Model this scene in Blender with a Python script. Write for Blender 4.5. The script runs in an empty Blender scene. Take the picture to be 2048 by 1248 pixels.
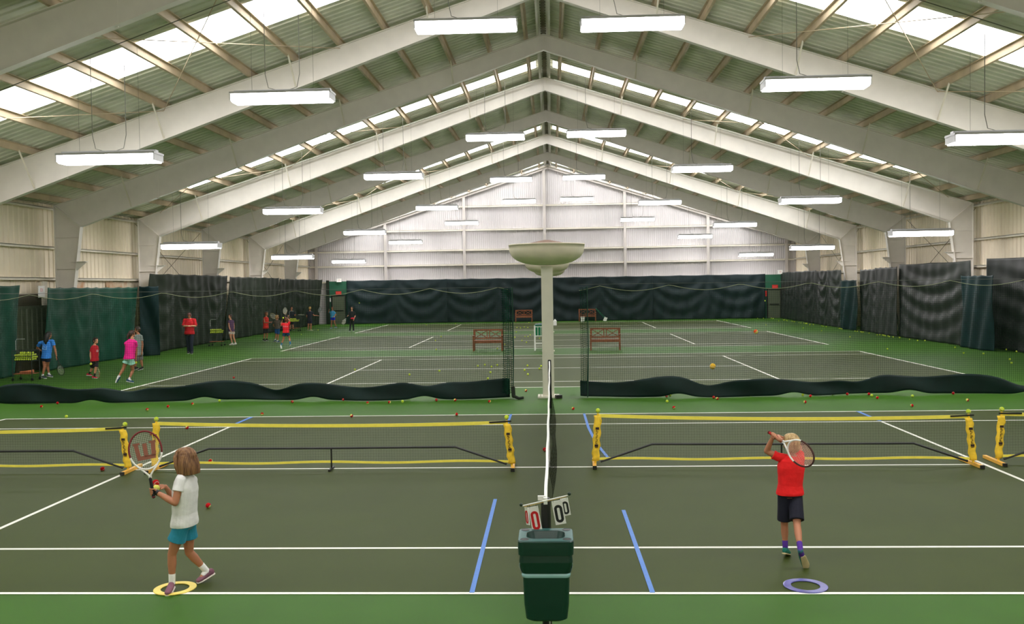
import bpy, math, random
from mathutils import Vector as V, Matrix as M, noise as mnoise

sc = bpy.context.scene
random.seed(7)

# ------------------------------------------------------------------ camera
FPX = 1781.36
cam_d = bpy.data.cameras.new('camera')
cam_d.sensor_width = 36.0
cam_d.lens = FPX / 2048 * 36.0
cam_d.clip_end = 300
cam = bpy.data.objects.new('camera', cam_d)
sc.collection.objects.link(cam)
YAW, PITCH, ROLL = 0.0449, -0.0300, -0.0156
_f = V((-math.sin(YAW)*math.cos(PITCH), math.cos(YAW)*math.cos(PITCH), math.sin(PITCH)))
_r = V((math.cos(YAW), math.sin(YAW), 0))
_u = _r.cross(_f)
_r2 = _r*math.cos(ROLL) + _u*math.sin(ROLL)
_u2 = _u*math.cos(ROLL) - _r*math.sin(ROLL)
cam.matrix_world = M(((_r2.x, _u2.x, -_f.x, 0.0711), (_r2.y, _u2.y, -_f.y, 0.0), (_r2.z, _u2.z, -_f.z, 2.7465), (0, 0, 0, 1)))
sc.camera = cam

# ------------------------------------------------------------------ world, exposure
w = bpy.data.worlds.new('world'); sc.world = w; w.use_nodes = True
w.node_tree.nodes['Background'].inputs[0].default_value = (0.8, 0.9, 1.0, 1)
w.node_tree.nodes['Background'].inputs[1].default_value = 0.6
sc.view_settings.view_transform = 'Standard'
sc.view_settings.look = 'None'
sc.view_settings.gamma = 1
sc.view_settings.use_curve_mapping = False
sc.view_settings.exposure = 0.32
LAMP_POWER = 20.0
SKY_POWER = 7.0
sc.cycles.max_bounces = 8
sc.cycles.diffuse_bounces = 5
sc.cycles.glossy_bounces = 3
sc.cycles.transparent_max_bounces = 24
sc.cycles.sample_clamp_indirect = 6
sc.cycles.use_denoising = True

# ------------------------------------------------------------------ materials
def s2l(c):
    return tuple(((v/255)/12.92 if v/255 <= 0.04045 else ((v/255+0.055)/1.055)**2.4) for v in c)

def mat(name, col, rough=0.6, metal=0.0, spec=0.5, noise=0.0, nscale=20.0, bump=0.0, bscale=60.0, col2=None, emit=None, ecol=None, coat=0):
    m = bpy.data.materials.new(name); m.use_nodes = True
    nt = m.node_tree; b = nt.nodes['Principled BSDF']
    c = s2l(col)
    b.inputs['Base Color'].default_value = (*c, 1)
    b.inputs['Roughness'].default_value = rough
    b.inputs['Metallic'].default_value = metal
    b.inputs['Specular IOR Level'].default_value = spec
    if coat: b.inputs['Coat Weight'].default_value = coat
    if noise or bump or col2:
        tc = nt.nodes.new('ShaderNodeTexCoord')
        n = nt.nodes.new('ShaderNodeTexNoise'); n.inputs['Scale'].default_value = nscale; n.inputs['Detail'].default_value = 5
        nt.links.new(tc.outputs['Object'], n.inputs['Vector'])
        if noise or col2:
            r = nt.nodes.new('ShaderNodeValToRGB')
            c2 = s2l(col2) if col2 else tuple(min(1, v*(1+noise)) for v in c)
            c1 = c if col2 else tuple(v*(1-noise) for v in c)
            r.color_ramp.elements[0].position = 0.35; r.color_ramp.elements[1].position = 0.65
            r.color_ramp.elements[0].color = (*c1, 1); r.color_ramp.elements[1].color = (*c2, 1)
            nt.links.new(n.outputs['Fac'], r.inputs['Fac'])
            nt.links.new(r.outputs['Color'], b.inputs['Base Color'])
        if bump:
            n2 = nt.nodes.new('ShaderNodeTexNoise'); n2.inputs['Scale'].default_value = bscale; n2.inputs['Detail'].default_value = 3
            nt.links.new(tc.outputs['Object'], n2.inputs['Vector'])
            bp = nt.nodes.new('ShaderNodeBump'); bp.inputs['Strength'].default_value = bump; bp.inputs['Distance'].default_value = 0.01
            nt.links.new(n2.outputs['Fac'], bp.inputs['Height']); nt.links.new(bp.outputs['Normal'], b.inputs['Normal'])
    if emit:
        b.inputs['Emission Color'].default_value = (*(ecol or (1, 1, 1)), 1)
        b.inputs['Emission Strength'].default_value = emit
    return m

def net_mat(name, col, px, pz, line, axes=('X', 'Z'), base_alpha=0.0):
    """woven netting: opaque cords on a square grid, open holes between"""
    m = bpy.data.materials.new(name); m.use_nodes = True
    nt = m.node_tree; nt.nodes.clear()
    out = nt.nodes.new('ShaderNodeOutputMaterial'); mix = nt.nodes.new('ShaderNodeMixShader')
    tr = nt.nodes.new('ShaderNodeBsdfTransparent'); df = nt.nodes.new('ShaderNodeBsdfDiffuse')
    df.inputs[0].default_value = (*s2l(col), 1)
    tc = nt.nodes.new('ShaderNodeTexCoord'); sp = nt.nodes.new('ShaderNodeSeparateXYZ')
    nt.links.new(tc.outputs['Object'], sp.inputs[0])
    outs = []
    for ax, p in zip(axes, (px, pz)):
        a = nt.nodes.new('ShaderNodeMath'); a.operation = 'WRAP'; a.inputs[1].default_value = p; a.inputs[2].default_value = 0
        nt.links.new(sp.outputs[ax], a.inputs[0])
        b = nt.nodes.new('ShaderNodeMath'); b.operation = 'LESS_THAN'; b.inputs[1].default_value = line
        nt.links.new(a.outputs[0], b.inputs[0]); outs.append(b)
    mx = nt.nodes.new('ShaderNodeMath'); mx.operation = 'MAXIMUM'
    nt.links.new(outs[0].outputs[0], mx.inputs[0]); nt.links.new(outs[1].outputs[0], mx.inputs[1])
    m2 = nt.nodes.new('ShaderNodeMath'); m2.operation = 'MAXIMUM'; m2.inputs[1].default_value = base_alpha
    nt.links.new(mx.outputs[0], m2.inputs[0])
    nt.links.new(m2.outputs[0], mix.inputs[0]); nt.links.new(tr.outputs[0], mix.inputs[1]); nt.links.new(df.outputs[0], mix.inputs[2])
    nt.links.new(mix.outputs[0], out.inputs[0])
    return m

def ball_mat(name, c1, c2=None):
    m = mat(name, c1, rough=0.95, spec=0.1, bump=0.6, bscale=400)
    nt = m.node_tree; b = nt.nodes['Principled BSDF']
    tc = nt.nodes.new('ShaderNodeTexCoord'); sp = nt.nodes.new('ShaderNodeSeparateXYZ')
    nt.links.new(tc.outputs['Object'], sp.inputs[0])
    # curved seam: sign of x*y-like saddle against z
    mu = nt.nodes.new('ShaderNodeMath'); mu.operation = 'MULTIPLY'
    nt.links.new(sp.outputs['X'], mu.inputs[0]); nt.links.new(sp.outputs['Y'], mu.inputs[1])
    sc_ = nt.nodes.new('ShaderNodeMath'); sc_.operation = 'MULTIPLY'; sc_.inputs[1].default_value = 45
    nt.links.new(mu.outputs[0], sc_.inputs[0])
    ad = nt.nodes.new('ShaderNodeMath'); ad.operation = 'ADD'
    nt.links.new(sc_.outputs[0], ad.inputs[0]); nt.links.new(sp.outputs['Z'], ad.inputs[1])
    cr = nt.nodes.new('ShaderNodeValToRGB'); cr.color_ramp.interpolation = 'CONSTANT'
    mp = nt.nodes.new('ShaderNodeMapRange'); mp.inputs[1].default_value = -0.04; mp.inputs[2].default_value = 0.04
    nt.links.new(ad.outputs[0], mp.inputs[0]); nt.links.new(mp.outputs[0], cr.inputs[0])
    e = cr.color_ramp.elements
    A = (*s2l(c1), 1); S = (*s2l((235, 235, 220)), 1); B = (*s2l(c2 or c1), 1)
    e[0].position = 0; e[0].color = A
    e[1].position = 0.48; e[1].color = S
    x = e.new(0.53); x.color = B
    nt.links.new(cr.outputs[0], b.inputs['Base Color'])
    return m

# ------------------------------------------------------------------ mesh builder
class MB:
    def __init__(s): s.v = []; s.f = []
    def add(s, vs, fs):
        o = len(s.v); s.v += [tuple(x) for x in vs]; s.f += [tuple(i+o for i in f) for f in fs]; return s
    def box(s, c, d, R=None):
        c = V(c); hx, hy, hz = d[0]/2, d[1]/2, d[2]/2
        vs = [V((x, y, z)) for z in (-hz, hz) for x, y in ((-hx, -hy), (hx, -hy), (hx, hy), (-hx, hy))]
        if R: vs = [R @ q for q in vs]
        return s.add([q+c for q in vs], [(0, 3, 2, 1), (4, 5, 6, 7), (0, 1, 5, 4), (1, 2, 6, 5), (2, 3, 7, 6), (3, 0, 4, 7)])
    def bar(s, p, q, w_, h_, up=(0, 0, 1)):
        p = V(p); q = V(q); t = (q-p).normalized(); u = V(up)
        a = t.cross(u)
        if a.length < 1e-4: a = t.cross(V((1, 0, 0)))
        a.normalize(); b = a.cross(t)
        vs = [P+a*x*w_/2+b*y*h_/2 for P in (p, q) for x, y in ((-1, -1), (1, -1), (1, 1), (-1, 1))]
        return s.add(vs, [(0, 1, 2, 3), (7, 6, 5, 4), (0, 4, 5, 1), (1, 5, 6, 2), (2, 6, 7, 3), (3, 7, 4, 0)])
    def tube(s, pts, r, n=8, caps=True):
        pts = [V(p) for p in pts]; m = len(pts)
        rs = r if isinstance(r, (list, tuple)) else [r]*m
        rings = []; a = None
        for i, p in enumerate(pts):
            t = (pts[min(i+1, m-1)]-pts[max(i-1, 0)]).normalized()
            if a is None:
                a = t.orthogonal().normalized()
            else:
                a = a - t*a.dot(t)
                a = a.normalized() if a.length > 1e-6 else t.orthogonal().normalized()
            b = t.cross(a)
            rings.append([p+(a*math.cos(2*math.pi*k/n)+b*math.sin(2*math.pi*k/n))*rs[i] for k in range(n)])
        return s.loft(rings, caps)
    def loft(s, rings, caps=True, close=False):
        n = len(rings[0]); vs = [q for r in rings for q in r]; fs = []
        m = len(rings)
        for i in range(m if close else m-1):
            j = (i+1) % m
            for k in range(n):
                fs.append((i*n+k, i*n+(k+1) % n, j*n+(k+1) % n, j*n+k))
        if caps and not close:
            fs.append(tuple(reversed(range(n)))); fs.append(tuple((m-1)*n+k for k in range(n)))
        return s.add(vs, fs)
    def ell(s, c, rx, ry, rz, B=None, n=14, m=9):
        c = V(c); rings = []
        for i in range(m+1):
            th = math.pi*(0.02+0.96*i/m)
            ring = []
            for k in range(n):
                q = V((math.sin(th)*math.cos(2*math.pi*k/n)*rx, math.sin(th)*math.sin(2*math.pi*k/n)*ry, -math.cos(th)*rz))
                if B: q = B @ q
                ring.append(q+c)
            rings.append(ring)
        return s.loft(rings)
    def lathe(s, c, prof, n=32, caps=True, B=None):
        c = V(c)
        f = (lambda q: B @ q) if B else (lambda q: q)
        return s.loft([[c+f(V((r*math.cos(2*math.pi*k/n), r*math.sin(2*math.pi*k/n), z))) for k in range(n)] for r, z in prof], caps)
    def prism(s, poly, off):
        n = len(poly); off = V(off)
        a = [V(p) for p in poly]; b = [p+off for p in a]
        return s.add(a+b, [tuple(reversed(range(n))), tuple(range(n, 2*n))]+[(k, (k+1) % n, n+(k+1) % n, n+k) for k in range(n)])
    def grid(s, fn, nu, nv):
        vs = [fn(i/nu, j/nv) for j in range(nv+1) for i in range(nu+1)]
        return s.add(vs, [(j*(nu+1)+i, j*(nu+1)+i+1, (j+1)*(nu+1)+i+1, (j+1)*(nu+1)+i) for j in range(nv) for i in range(nu)])
    def mesh(s, name, m, base=(0, 0, 0), smooth=False):
        me = bpy.data.meshes.new(name); bx = V(base)
        me.from_pydata([tuple(V(q)-bx) for q in s.v], [], s.f); me.update()
        if m: me.materials.append(m)
        if smooth: me.polygons.foreach_set('use_smooth', [True]*len(me.polygons))
        return me
    def build(s, name, m, parent=None, smooth=False, local=False):
        base = (0, 0, 0) if (parent is None or local) else wloc(parent)
        o = bpy.data.objects.new(name, s.mesh(name, m, base, smooth)); sc.collection.objects.link(o)
        if parent: o.parent = parent
        return o
    def top(s, name, m, base, smooth=False):
        """one-mesh thing with its origin at base"""
        o = bpy.data.objects.new(name, s.mesh(name, m, base, smooth)); sc.collection.objects.link(o); o.location = base
        return o

def wloc(o):
    l = V(o.location)
    while o.parent: o = o.parent; l += V(o.location)
    return l

def tag(o, label=None, cat=None, group=None, kind=None):
    if label: o['label'] = label
    if cat: o['category'] = cat
    if group: o['group'] = group
    if kind: o['kind'] = kind
    return o

def empty(name, loc, label=None, cat=None, group=None, kind=None):
    o = bpy.data.objects.new(name, None); sc.collection.objects.link(o); o.location = loc; o.empty_display_size = 0.1
    return tag(o, label, cat, group, kind)

def copy_tree(o, parent=None):
    c = o.copy(); sc.collection.objects.link(c)
    if parent: c.parent = parent
    for ch in list(o.children): copy_tree(ch, c)
    return c

def blob(mb, voxel, smooth=4, fn=None):
    """fuse overlapping closed shapes into one continuous surface"""
    me = mb.mesh('tmp', None)
    o = bpy.data.objects.new('tmp', me); sc.collection.objects.link(o)
    r = o.modifiers.new('r', 'REMESH'); r.mode = 'VOXEL'; r.voxel_size = voxel; r.use_smooth_shade = True
    if smooth:
        k = o.modifiers.new('s', 'SMOOTH'); k.factor = 0.5; k.iterations = smooth
    dg = bpy.context.evaluated_depsgraph_get(); dg.update()
    ev = o.evaluated_get(dg)
    out = bpy.data.meshes.new_from_object(ev)
    bpy.data.objects.remove(o); bpy.data.meshes.remove(me)
    out.polygons.foreach_set('use_smooth', [True]*len(out.polygons))
    if fn:
        for vv in out.vertices: vv.co = fn(vv.co)
    return out

def mesh_obj(name, me, m, parent):
    b = wloc(parent)
    me.transform(M.Translation(-b)); me.materials.clear(); me.materials.append(m)
    o = bpy.data.objects.new(name, me); sc.collection.objects.link(o); o.parent = parent
    return o

def text_mb(txt, mb, origin, right, up, size, thick=0.003):
    """flat extruded lettering placed on a surface"""
    cu = bpy.data.curves.new('t', 'FONT'); cu.body = txt; cu.size = size; cu.extrude = thick/2; cu.align_x = 'CENTER'; cu.align_y = 'CENTER'; cu.resolution_u = 3
    o = bpy.data.objects.new('t', cu); sc.collection.objects.link(o)
    dg = bpy.context.evaluated_depsgraph_get(); dg.update()
    me = bpy.data.meshes.new_from_object(o.evaluated_get(dg))
    right = V(right).normalized(); up = V(up).normalized(); nn = right.cross(up)
    mb.add([V(origin)+right*q.co.x+up*q.co.y+nn*q.co.z for q in me.vertices], [tuple(p.vertices) for p in me.polygons])
    bpy.data.objects.remove(o); bpy.data.meshes.remove(me)
    return mb

PEOPLE = {
 'blue': {"hd":(-15.977,27.71,1.391),"nk":(-16.014,27.71,1.232),"sl":(-16.279,27.71,1.139),"sr":(-15.84,27.66,1.201),"el":(-16.443,27.81,0.958),"hl":(-16.464,28.01,0.895),"er":(-15.795,27.71,0.941),"hr":(-15.753,27.71,0.701),"pl":(-16.098,27.71,0.657),"kl":(-16.157,27.71,0.369),"kr":(-16.116,27.81,0.376),"al":(-16.232,27.71,0.082),"ar":(-16.104,27.86,0.113),"tl":(-16.074,27.66,0.005),"tr":(-15.975,27.86,0.039)},
 'redboy': {"hd":(-14.368,27.54,1.197),"nk":(-14.412,27.54,1.063),"sl":(-14.454,27.46,0.974),"sr":(-14.396,27.66,0.991),"el":(-14.498,27.44,0.771),"hl":(-14.488,27.44,0.565),"er":(-14.386,27.69,0.766),"hr":(-14.434,27.74,0.57),"pl":(-14.427,27.54,0.571),"kl":(-14.559,27.64,0.325),"kr":(-14.396,27.54,0.317),"al":(-14.672,27.64,0.135),"ar":(-14.451,27.54,0.063),"tl":(-14.576,27.64,0.086),"tr":(-14.347,27.54,-0.001)},
 'pink': {"hd":(-12.531,26.17,1.463),"nk":(-12.511,26.12,1.315),"sl":(-12.674,26.07,1.186),"sr":(-12.384,26.07,1.212),"el":(-12.765,26.37,0.985),"hl":(-12.716,26.52,0.867),"er":(-12.407,26.17,0.995),"hr":(-12.462,26.22,0.691),"pl":(-12.596,26.07,0.735),"kl":(-12.781,26.07,0.422),"kr":(-12.548,26.19,0.363),"al":(-12.883,25.97,0.193),"ar":(-12.614,26.07,0.105),"tl":(-12.947,25.95,0.016),"tr":(-12.489,26.12,-0.007)},
 'grey': {"hd":(-14.259,30.15,1.404),"nk":(-14.236,30.15,1.265),"sl":(-14.308,30.0,1.171),"sr":(-14.133,30.15,1.177),"el":(-14.374,30.05,0.927),"hl":(-14.382,30.05,0.668),"er":(-14.088,30.15,0.899),"hr":(-14.089,30.1,0.643),"pl":(-14.239,30.15,0.555),"kl":(-14.31,30.1,0.317),"kr":(-14.172,30.2,0.324),"al":(-14.351,30.1,0.11),"ar":(-14.158,30.25,0.094),"tl":(-14.436,30.05,0.012),"tr":(-14.266,30.1,0.005)},
 'coach': {"hd":(-15.635,37.92,1.656),"nk":(-15.66,38.0,1.523),"sl":(-15.872,38.0,1.45),"sr":(-15.441,38.0,1.444),"el":(-15.913,37.95,1.203),"hl":(-15.611,37.7,1.21),"er":(-15.373,37.95,1.195),"hr":(-15.479,37.7,1.208),"pl":(-15.678,38.0,0.871),"kl":(-15.745,38.0,0.436),"kr":(-15.571,37.9,0.441),"al":(-15.732,38.0,0.088),"ar":(-15.57,37.9,0.061),"tl":(-15.676,37.78,0.017),"tr":(-15.459,37.65,-0.019)},
 'purple': {"hd":(-15.887,43.49,1.417),"nk":(-15.866,43.49,1.255),"sl":(-15.912,43.37,1.174),"sr":(-15.758,43.57,1.164),"el":(-15.894,43.34,0.928),"hl":(-15.806,43.29,0.731),"er":(-15.715,43.54,0.941),"hr":(-15.703,43.49,0.694),"pl":(-15.829,43.49,0.696),"kl":(-15.857,43.44,0.376),"kr":(-15.743,43.54,0.357),"al":(-15.807,43.49,0.074),"ar":(-15.679,43.59,0.079),"tl":(-15.955,43.44,-0.007),"tr":(-15.815,43.54,-0.003)},
 'tank': {"hd":(-14.88,46.05,1.443),"nk":(-14.91,46.05,1.299),"sl":(-14.979,45.93,1.212),"sr":(-14.865,46.15,1.216),"el":(-14.948,45.9,1.004),"hl":(-14.697,45.9,1.0),"er":(-14.817,46.15,0.991),"hr":(-14.667,46.1,1.018),"pl":(-14.938,46.05,0.709),"kl":(-14.995,46.0,0.397),"kr":(-14.882,46.1,0.39),"al":(-15.029,46.0,0.109),"ar":(-14.915,46.1,0.101),"tl":(-14.916,45.97,0.004),"tr":(-14.797,46.1,0.034)},
 'dark': {"hd":(-14.02,45.07,1.296),"nk":(-14.024,45.07,1.155),"sl":(-14.155,45.07,1.08),"sr":(-13.895,45.07,1.089),"el":(-14.257,45.17,0.871),"hl":(-14.205,45.37,0.758),"er":(-13.821,45.07,0.947),"hr":(-13.886,45.12,1.048),"pl":(-14.021,45.07,0.718),"kl":(-14.081,45.07,0.398),"kr":(-13.993,45.12,0.381),"al":(-14.139,45.07,0.129),"ar":(-14.039,45.12,0.06),"tl":(-14.248,45.12,0.024),"tr":(-14.104,45.07,-0.026)},
 'shot': {"hd":(-12.133,40.44,1.312),"nk":(-12.16,40.44,1.174),"sl":(-12.312,40.44,1.13),"sr":(-12.021,40.44,1.126),"el":(-12.396,40.44,1.039),"hl":(-12.344,40.44,1.257),"er":(-11.993,40.44,1.31),"hr":(-12.157,40.49,1.414),"pl":(-12.177,40.44,0.737),"kl":(-12.3,40.46,0.438),"kr":(-12.043,40.54,0.476),"al":(-12.417,40.44,0.152),"ar":(-11.969,40.39,0.219),"tl":(-12.371,40.39,-0.018),"tr":(-12.064,40.54,0.049)},
 'adult': {"hd":(-17.013,57.77,1.465),"nk":(-17.031,57.82,1.299),"sl":(-17.217,57.82,1.171),"sr":(-16.851,57.82,1.165),"el":(-17.259,57.77,0.893),"hl":(-17.02,57.52,0.801),"er":(-16.775,57.77,0.952),"hr":(-16.667,57.52,1.041),"pl":(-17.047,57.82,0.642),"kl":(-17.12,57.82,0.33),"kr":(-16.954,57.82,0.328),"al":(-17.16,57.82,0.051),"ar":(-16.927,57.82,0.048),"tl":(-17.136,57.62,-0.021),"tr":(-16.837,57.62,-0.025)},
 'blond': {"hd":(-15.707,57.49,1.453),"nk":(-15.728,57.49,1.274),"sl":(-15.879,57.49,1.178),"sr":(-15.565,57.49,1.174),"el":(-15.934,57.49,0.918),"hl":(-15.911,57.69,0.746),"er":(-15.454,57.49,0.976),"hr":(-15.253,57.54,0.962),"pl":(-15.743,57.49,0.621),"kl":(-15.842,57.49,0.311),"kr":(-15.671,57.49,0.309),"al":(-15.871,57.49,0.05),"ar":(-15.683,57.49,0.031),"tl":(-15.969,57.54,-0.016),"tr":(-15.57,57.59,-0.024)},
 'ltblue': {"hd":(-14.833,59.87,1.385),"nk":(-14.826,59.87,1.208),"sl":(-14.959,59.87,1.108),"sr":(-14.684,59.87,1.104),"el":(-15.092,59.92,1.091),"hl":(-15.033,59.77,1.265),"er":(-14.603,59.87,0.916),"hr":(-14.675,59.67,0.822),"pl":(-14.812,59.87,0.766),"kl":(-14.906,59.87,0.376),"kr":(-14.683,59.87,0.356),"al":(-14.938,59.87,0.036),"ar":(-14.61,59.97,0.112),"tl":(-15.01,59.77,-0.043),"tr":(-14.555,60.02,0.041)},
 'black': {"hd":(-12.479,55.42,1.462),"nk":(-12.482,55.42,1.289),"sl":(-12.62,55.42,1.212),"sr":(-12.335,55.42,1.208),"el":(-12.72,55.42,1.009),"hl":(-12.721,55.22,0.985),"er":(-12.276,55.42,1.003),"hr":(-12.326,55.27,0.789),"pl":(-12.493,55.42,0.77),"kl":(-12.59,55.42,0.379),"kr":(-12.422,55.42,0.376),"al":(-12.645,55.42,0.049),"ar":(-12.407,55.42,0.046),"tl":(-12.644,55.27,-0.022),"tr":(-12.375,55.27,-0.025)},
 'girl': {"hd":(-3.302,7.98,1.197),"nk":(-3.308,7.98,1.068),"sl":(-3.309,7.88,1.03),"sr":(-3.303,8.11,0.974),"el":(-3.339,7.81,0.837),"hl":(-3.534,7.86,0.926),"er":(-3.509,8.2,0.756),"hr":(-3.552,8.1,0.922),"pl":(-3.33,7.98,0.61),"kl":(-3.433,7.93,0.338),"kr":(-3.337,8.08,0.311),"al":(-3.44,7.93,0.07),"ar":(-3.216,8.18,0.1),"tl":(-3.423,7.78,-0.015),"tr":(-3.282,8.1,0.013)},
 'boy': {"hd":(2.416,8.87,1.131),"nk":(2.41,8.85,1.031),"sl":(2.279,8.85,1.012),"sr":(2.493,8.85,0.985),"el":(2.172,8.87,1.068),"hl":(2.222,8.81,1.222),"er":(2.538,9.05,1.077),"hr":(2.29,8.89,1.213),"pl":(2.393,8.85,0.653),"kl":(2.345,8.88,0.327),"kr":(2.417,8.69,0.378),"al":(2.344,8.85,0.106),"ar":(2.383,8.45,0.196),"tl":(2.406,8.97,-0.011),"tr":(2.467,8.57,0.005)},
}
NEAR_BALLS = [
 (-12.12,20.64,'r','red and yellow practice ball at far left of the green strip, below the dark skirt'),
 (-12.08,21.26,'d','dark red ball touching the left divider skirt, first from the left edge'),
 (-10.56,18.93,'y','yellow tennis ball lying alone beside the doubles line at far left'),
 (-9.22,19.93,'r','red and yellow ball lowest of the left trio before the net skirt'),
 (-8.95,20.42,'r','red ball with cream side, middle of the left trio before the net skirt'),
 (-8.53,20.83,'r','red and cream ball, right end of the left trio before the net skirt'),
 (-8.09,21.39,'y','yellow tennis ball tucked under the left divider skirt behind the blonde girl'),
 (-6.19,21.06,'d','dark red ball hugging the left divider skirt at its middle'),
 (-6.26,19.04,'r','red ball with cream side just beyond the end of the left blue tape'),
 (-7.18,17.25,'r','red and cream ball above the blonde girl, behind the yellow net tape'),
 (-4.21,18.65,'r','red and yellow ball sitting on the far doubles line, left court'),
 (-5.03,21.39,'d','deep red ball against the skirt, left of two near its right half'),
 (-4.29,20.70,'r','red and cream ball left of the pair in front of the left divider skirt'),
 (-3.79,20.79,'r','red ball with cream left side, right of the pair in front of the left skirt'),
 (-3.50,20.91,'y','yellow and red ball just right of the pair in front of the left skirt'),
 (-3.46,21.56,'y','small yellow tennis ball touching the foot of the left skirt near its right third'),
 (-2.72,21.12,'d','dark red ball in front of the left skirt, left of the last two red ones'),
 (-1.98,18.73,'r',"red and cream ball on the doubles line near the second yellow net's right post"),
 (-2.27,21.09,'r','red ball with thin cream rim near the right end of the left skirt'),
 (-1.87,21.63,'y','yellow tennis ball under the arched hem near the right end of the left skirt'),
 (-1.42,20.75,'r','red and cream ball nearest to the right end of the left skirt'),
 (-0.63,22.86,'r','cream ball with dark red underside lying left of the centre post base'),
 (0.50,19.44,'r','red and cream ball on the green strip just right of the main net'),
 (2.79,21.45,'d','red ball leftmost of three touching the right divider skirt'),
 (2.89,21.58,'y','yellow ball tucked behind a red one at the foot of the right skirt'),
 (2.68,20.49,'y','yellow tennis ball just below the red pair by the right skirt'),
 (2.69,19.45,'r',"yellow and dark red ball alone beyond the right yellow net's top tape"),
 (3.85,21.12,'d','red ball left of the red and yellow cluster by the right skirt'),
 (3.89,20.89,'r','red and yellow ball at the front of the cluster by the right skirt'),
 (4.00,21.35,'y','small yellow ball at the back of the cluster by the right skirt'),
 (4.78,21.43,'y','yellow tennis ball alone at the skirt foot, left above the red shirted boy'),
 (6.01,21.43,'y',"yellow ball at the right skirt foot directly above the boy's racket"),
 (6.12,21.18,'r','yellow and red ball beside the skirt, right of the one above the boy'),
 (6.33,21.55,'y','small yellow ball half under the skirt, right of the yellow and red one'),
 (5.70,20.14,'r','dark red and cream ball on the strip straight above the boy'),
 (6.73,21.51,'y','yellow ball touching the right skirt, left neighbour of a deep red ball'),
 (7.07,21.48,'d','deep red ball touching the right skirt beside a yellow neighbour'),
 (7.56,21.44,'d','red ball tucked behind a yellow one at the right skirt'),
 (7.53,21.16,'y','yellow ball overlapping the red ball at the right skirt'),
 (7.51,20.74,'r','cream and dark red ball at the right end of the three by the right skirt'),
 (8.40,21.00,'y','yellow ball in front of the skirt straight above the fourth blue tape'),
 (7.76,19.41,'r','cream ball with dark red side in the middle of the right green strip'),
 (9.52,21.43,'d','dark red ball by the right skirt above the right yellow post'),
 (9.29,20.21,'r','cream and dark red ball on the strip above the right yellow post'),
 (-5.38,13.84,'r',"red topped cream ball between the girl's head and the yellow net base tape"),
 (-4.29,10.96,'r',"large red and yellow ball beside the blonde girl's back"),
 (-6.84,13.27,'d','dark red ball half behind the bottom band of the leftmost yellow net'),
 (-7.57,16.53,'d',"orange red ball seen through the strings of the girl's racket"),
 (-0.08,14.61,'d','dark red ball peeking out left of the main net tape'),
 (-9.78,27.03,'d',"red ball on the second court's left backcourt"),
 (-9.19,24.12,'y',"yellow ball just above the left skirt on the second court's doubles line"),
 (-14.75,51.98,'y','yellow ball on green floor just right of the boy swinging in the red shirt'),
 (-15.17,57.32,'y',"pale yellow ball beside the blond boy's feet"),
 (-6.49,29.24,'y',"yellow ball touching the second court's left service line"),
 (-4.37,27.36,'y',"yellow ball alone in the second court's left service box"),
 (-3.58,28.47,'y',"yellow ball just below the second court's centre service line"),
 (-2.47,30.06,'y','yellow ball, left end of the loose group of seven left of the net gap'),
 (-2.26,30.47,'y','yellow ball second from the left in the upper row of the loose group'),
 (-1.98,29.71,'y','yellow ball third from the left, lowest of the upper row of the loose group'),
 (-1.82,30.30,'y','yellow ball at the right end of the upper row of the loose group'),
 (-1.88,27.77,'y','yellow ball in the middle below the upper row of the loose group'),
 (-1.83,25.92,'y','yellow ball, second lowest of the loose group left of the net gap'),
 (-1.48,24.69,'y',"yellow ball resting on the skirt's raised corner, lowest of the loose group"),
 (-0.78,29.98,'y','yellow ball highest of three left of the centre post'),
 (-0.83,28.40,'y','yellow ball leftmost of three left of the centre post'),
 (-0.69,27.03,'y','yellow ball lowest of three left of the centre post'),
 (-0.32,29.73,'y',"yellow ball upper one of the pair touching the centre post's left edge"),
 (-0.36,28.85,'y',"yellow ball lower one of the pair touching the centre post's left edge"),
 (-2.11,40.79,'y','orange yellow ball just right of the left wooden bench'),
 (-2.30,38.26,'y','pale yellow ball under the left wooden bench'),
 (-4.93,38.11,'y','yellow ball on the green strip between the second and third courts, left side'),
 (13.12,35.31,'y',"yellow ball alone just above the second court's right corner"),
 (16.45,39.92,'y','yellow ball alone between the right court corner and the dark curtain'),
 (15.90,35.73,'y','yellow ball at the left foot of the bunched right curtain'),
 (17.35,37.59,'y','yellow ball against the bunched right curtain, upper one of two'),
 (16.84,35.90,'y','yellow ball against the bunched right curtain, lower one of two'),
 (14.98,32.98,'y','yellow ball on the floor left of two in front of the bunched right curtain'),
 (15.53,32.65,'y','yellow ball on the floor right of two in front of the bunched right curtain'),
 (17.18,34.35,'y','yellow ball left one of the touching pair at the right curtain foot'),
 (17.29,34.33,'y','yellow ball right one of the touching pair at the right curtain foot'),
 (17.05,33.36,'y','yellow ball nearest the right picture edge by the curtain foot'),
 (15.23,30.21,'y','yellow ball upper of two close together near the right picture edge'),
 (14.66,28.97,'y','yellow ball lower of two close together near the right picture edge'),
]
FAR_BALLS = [(-5.95,47.97),(-5.80,44.48),(-1.37,46.95),(-1.21,46.91),(-1.42,43.58),(-1.16,42.17),(-0.58,45.15),(-1.13,48.39),(-2.19,57.07),(-1.94,56.34),(-1.74,57.62),(-1.49,56.88),(-2.02,51.69),(-1.61,64.11),(-8.82,62.61),(-6.90,64.03),(-3.37,65.02),(-1.88,46.34)]
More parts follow.
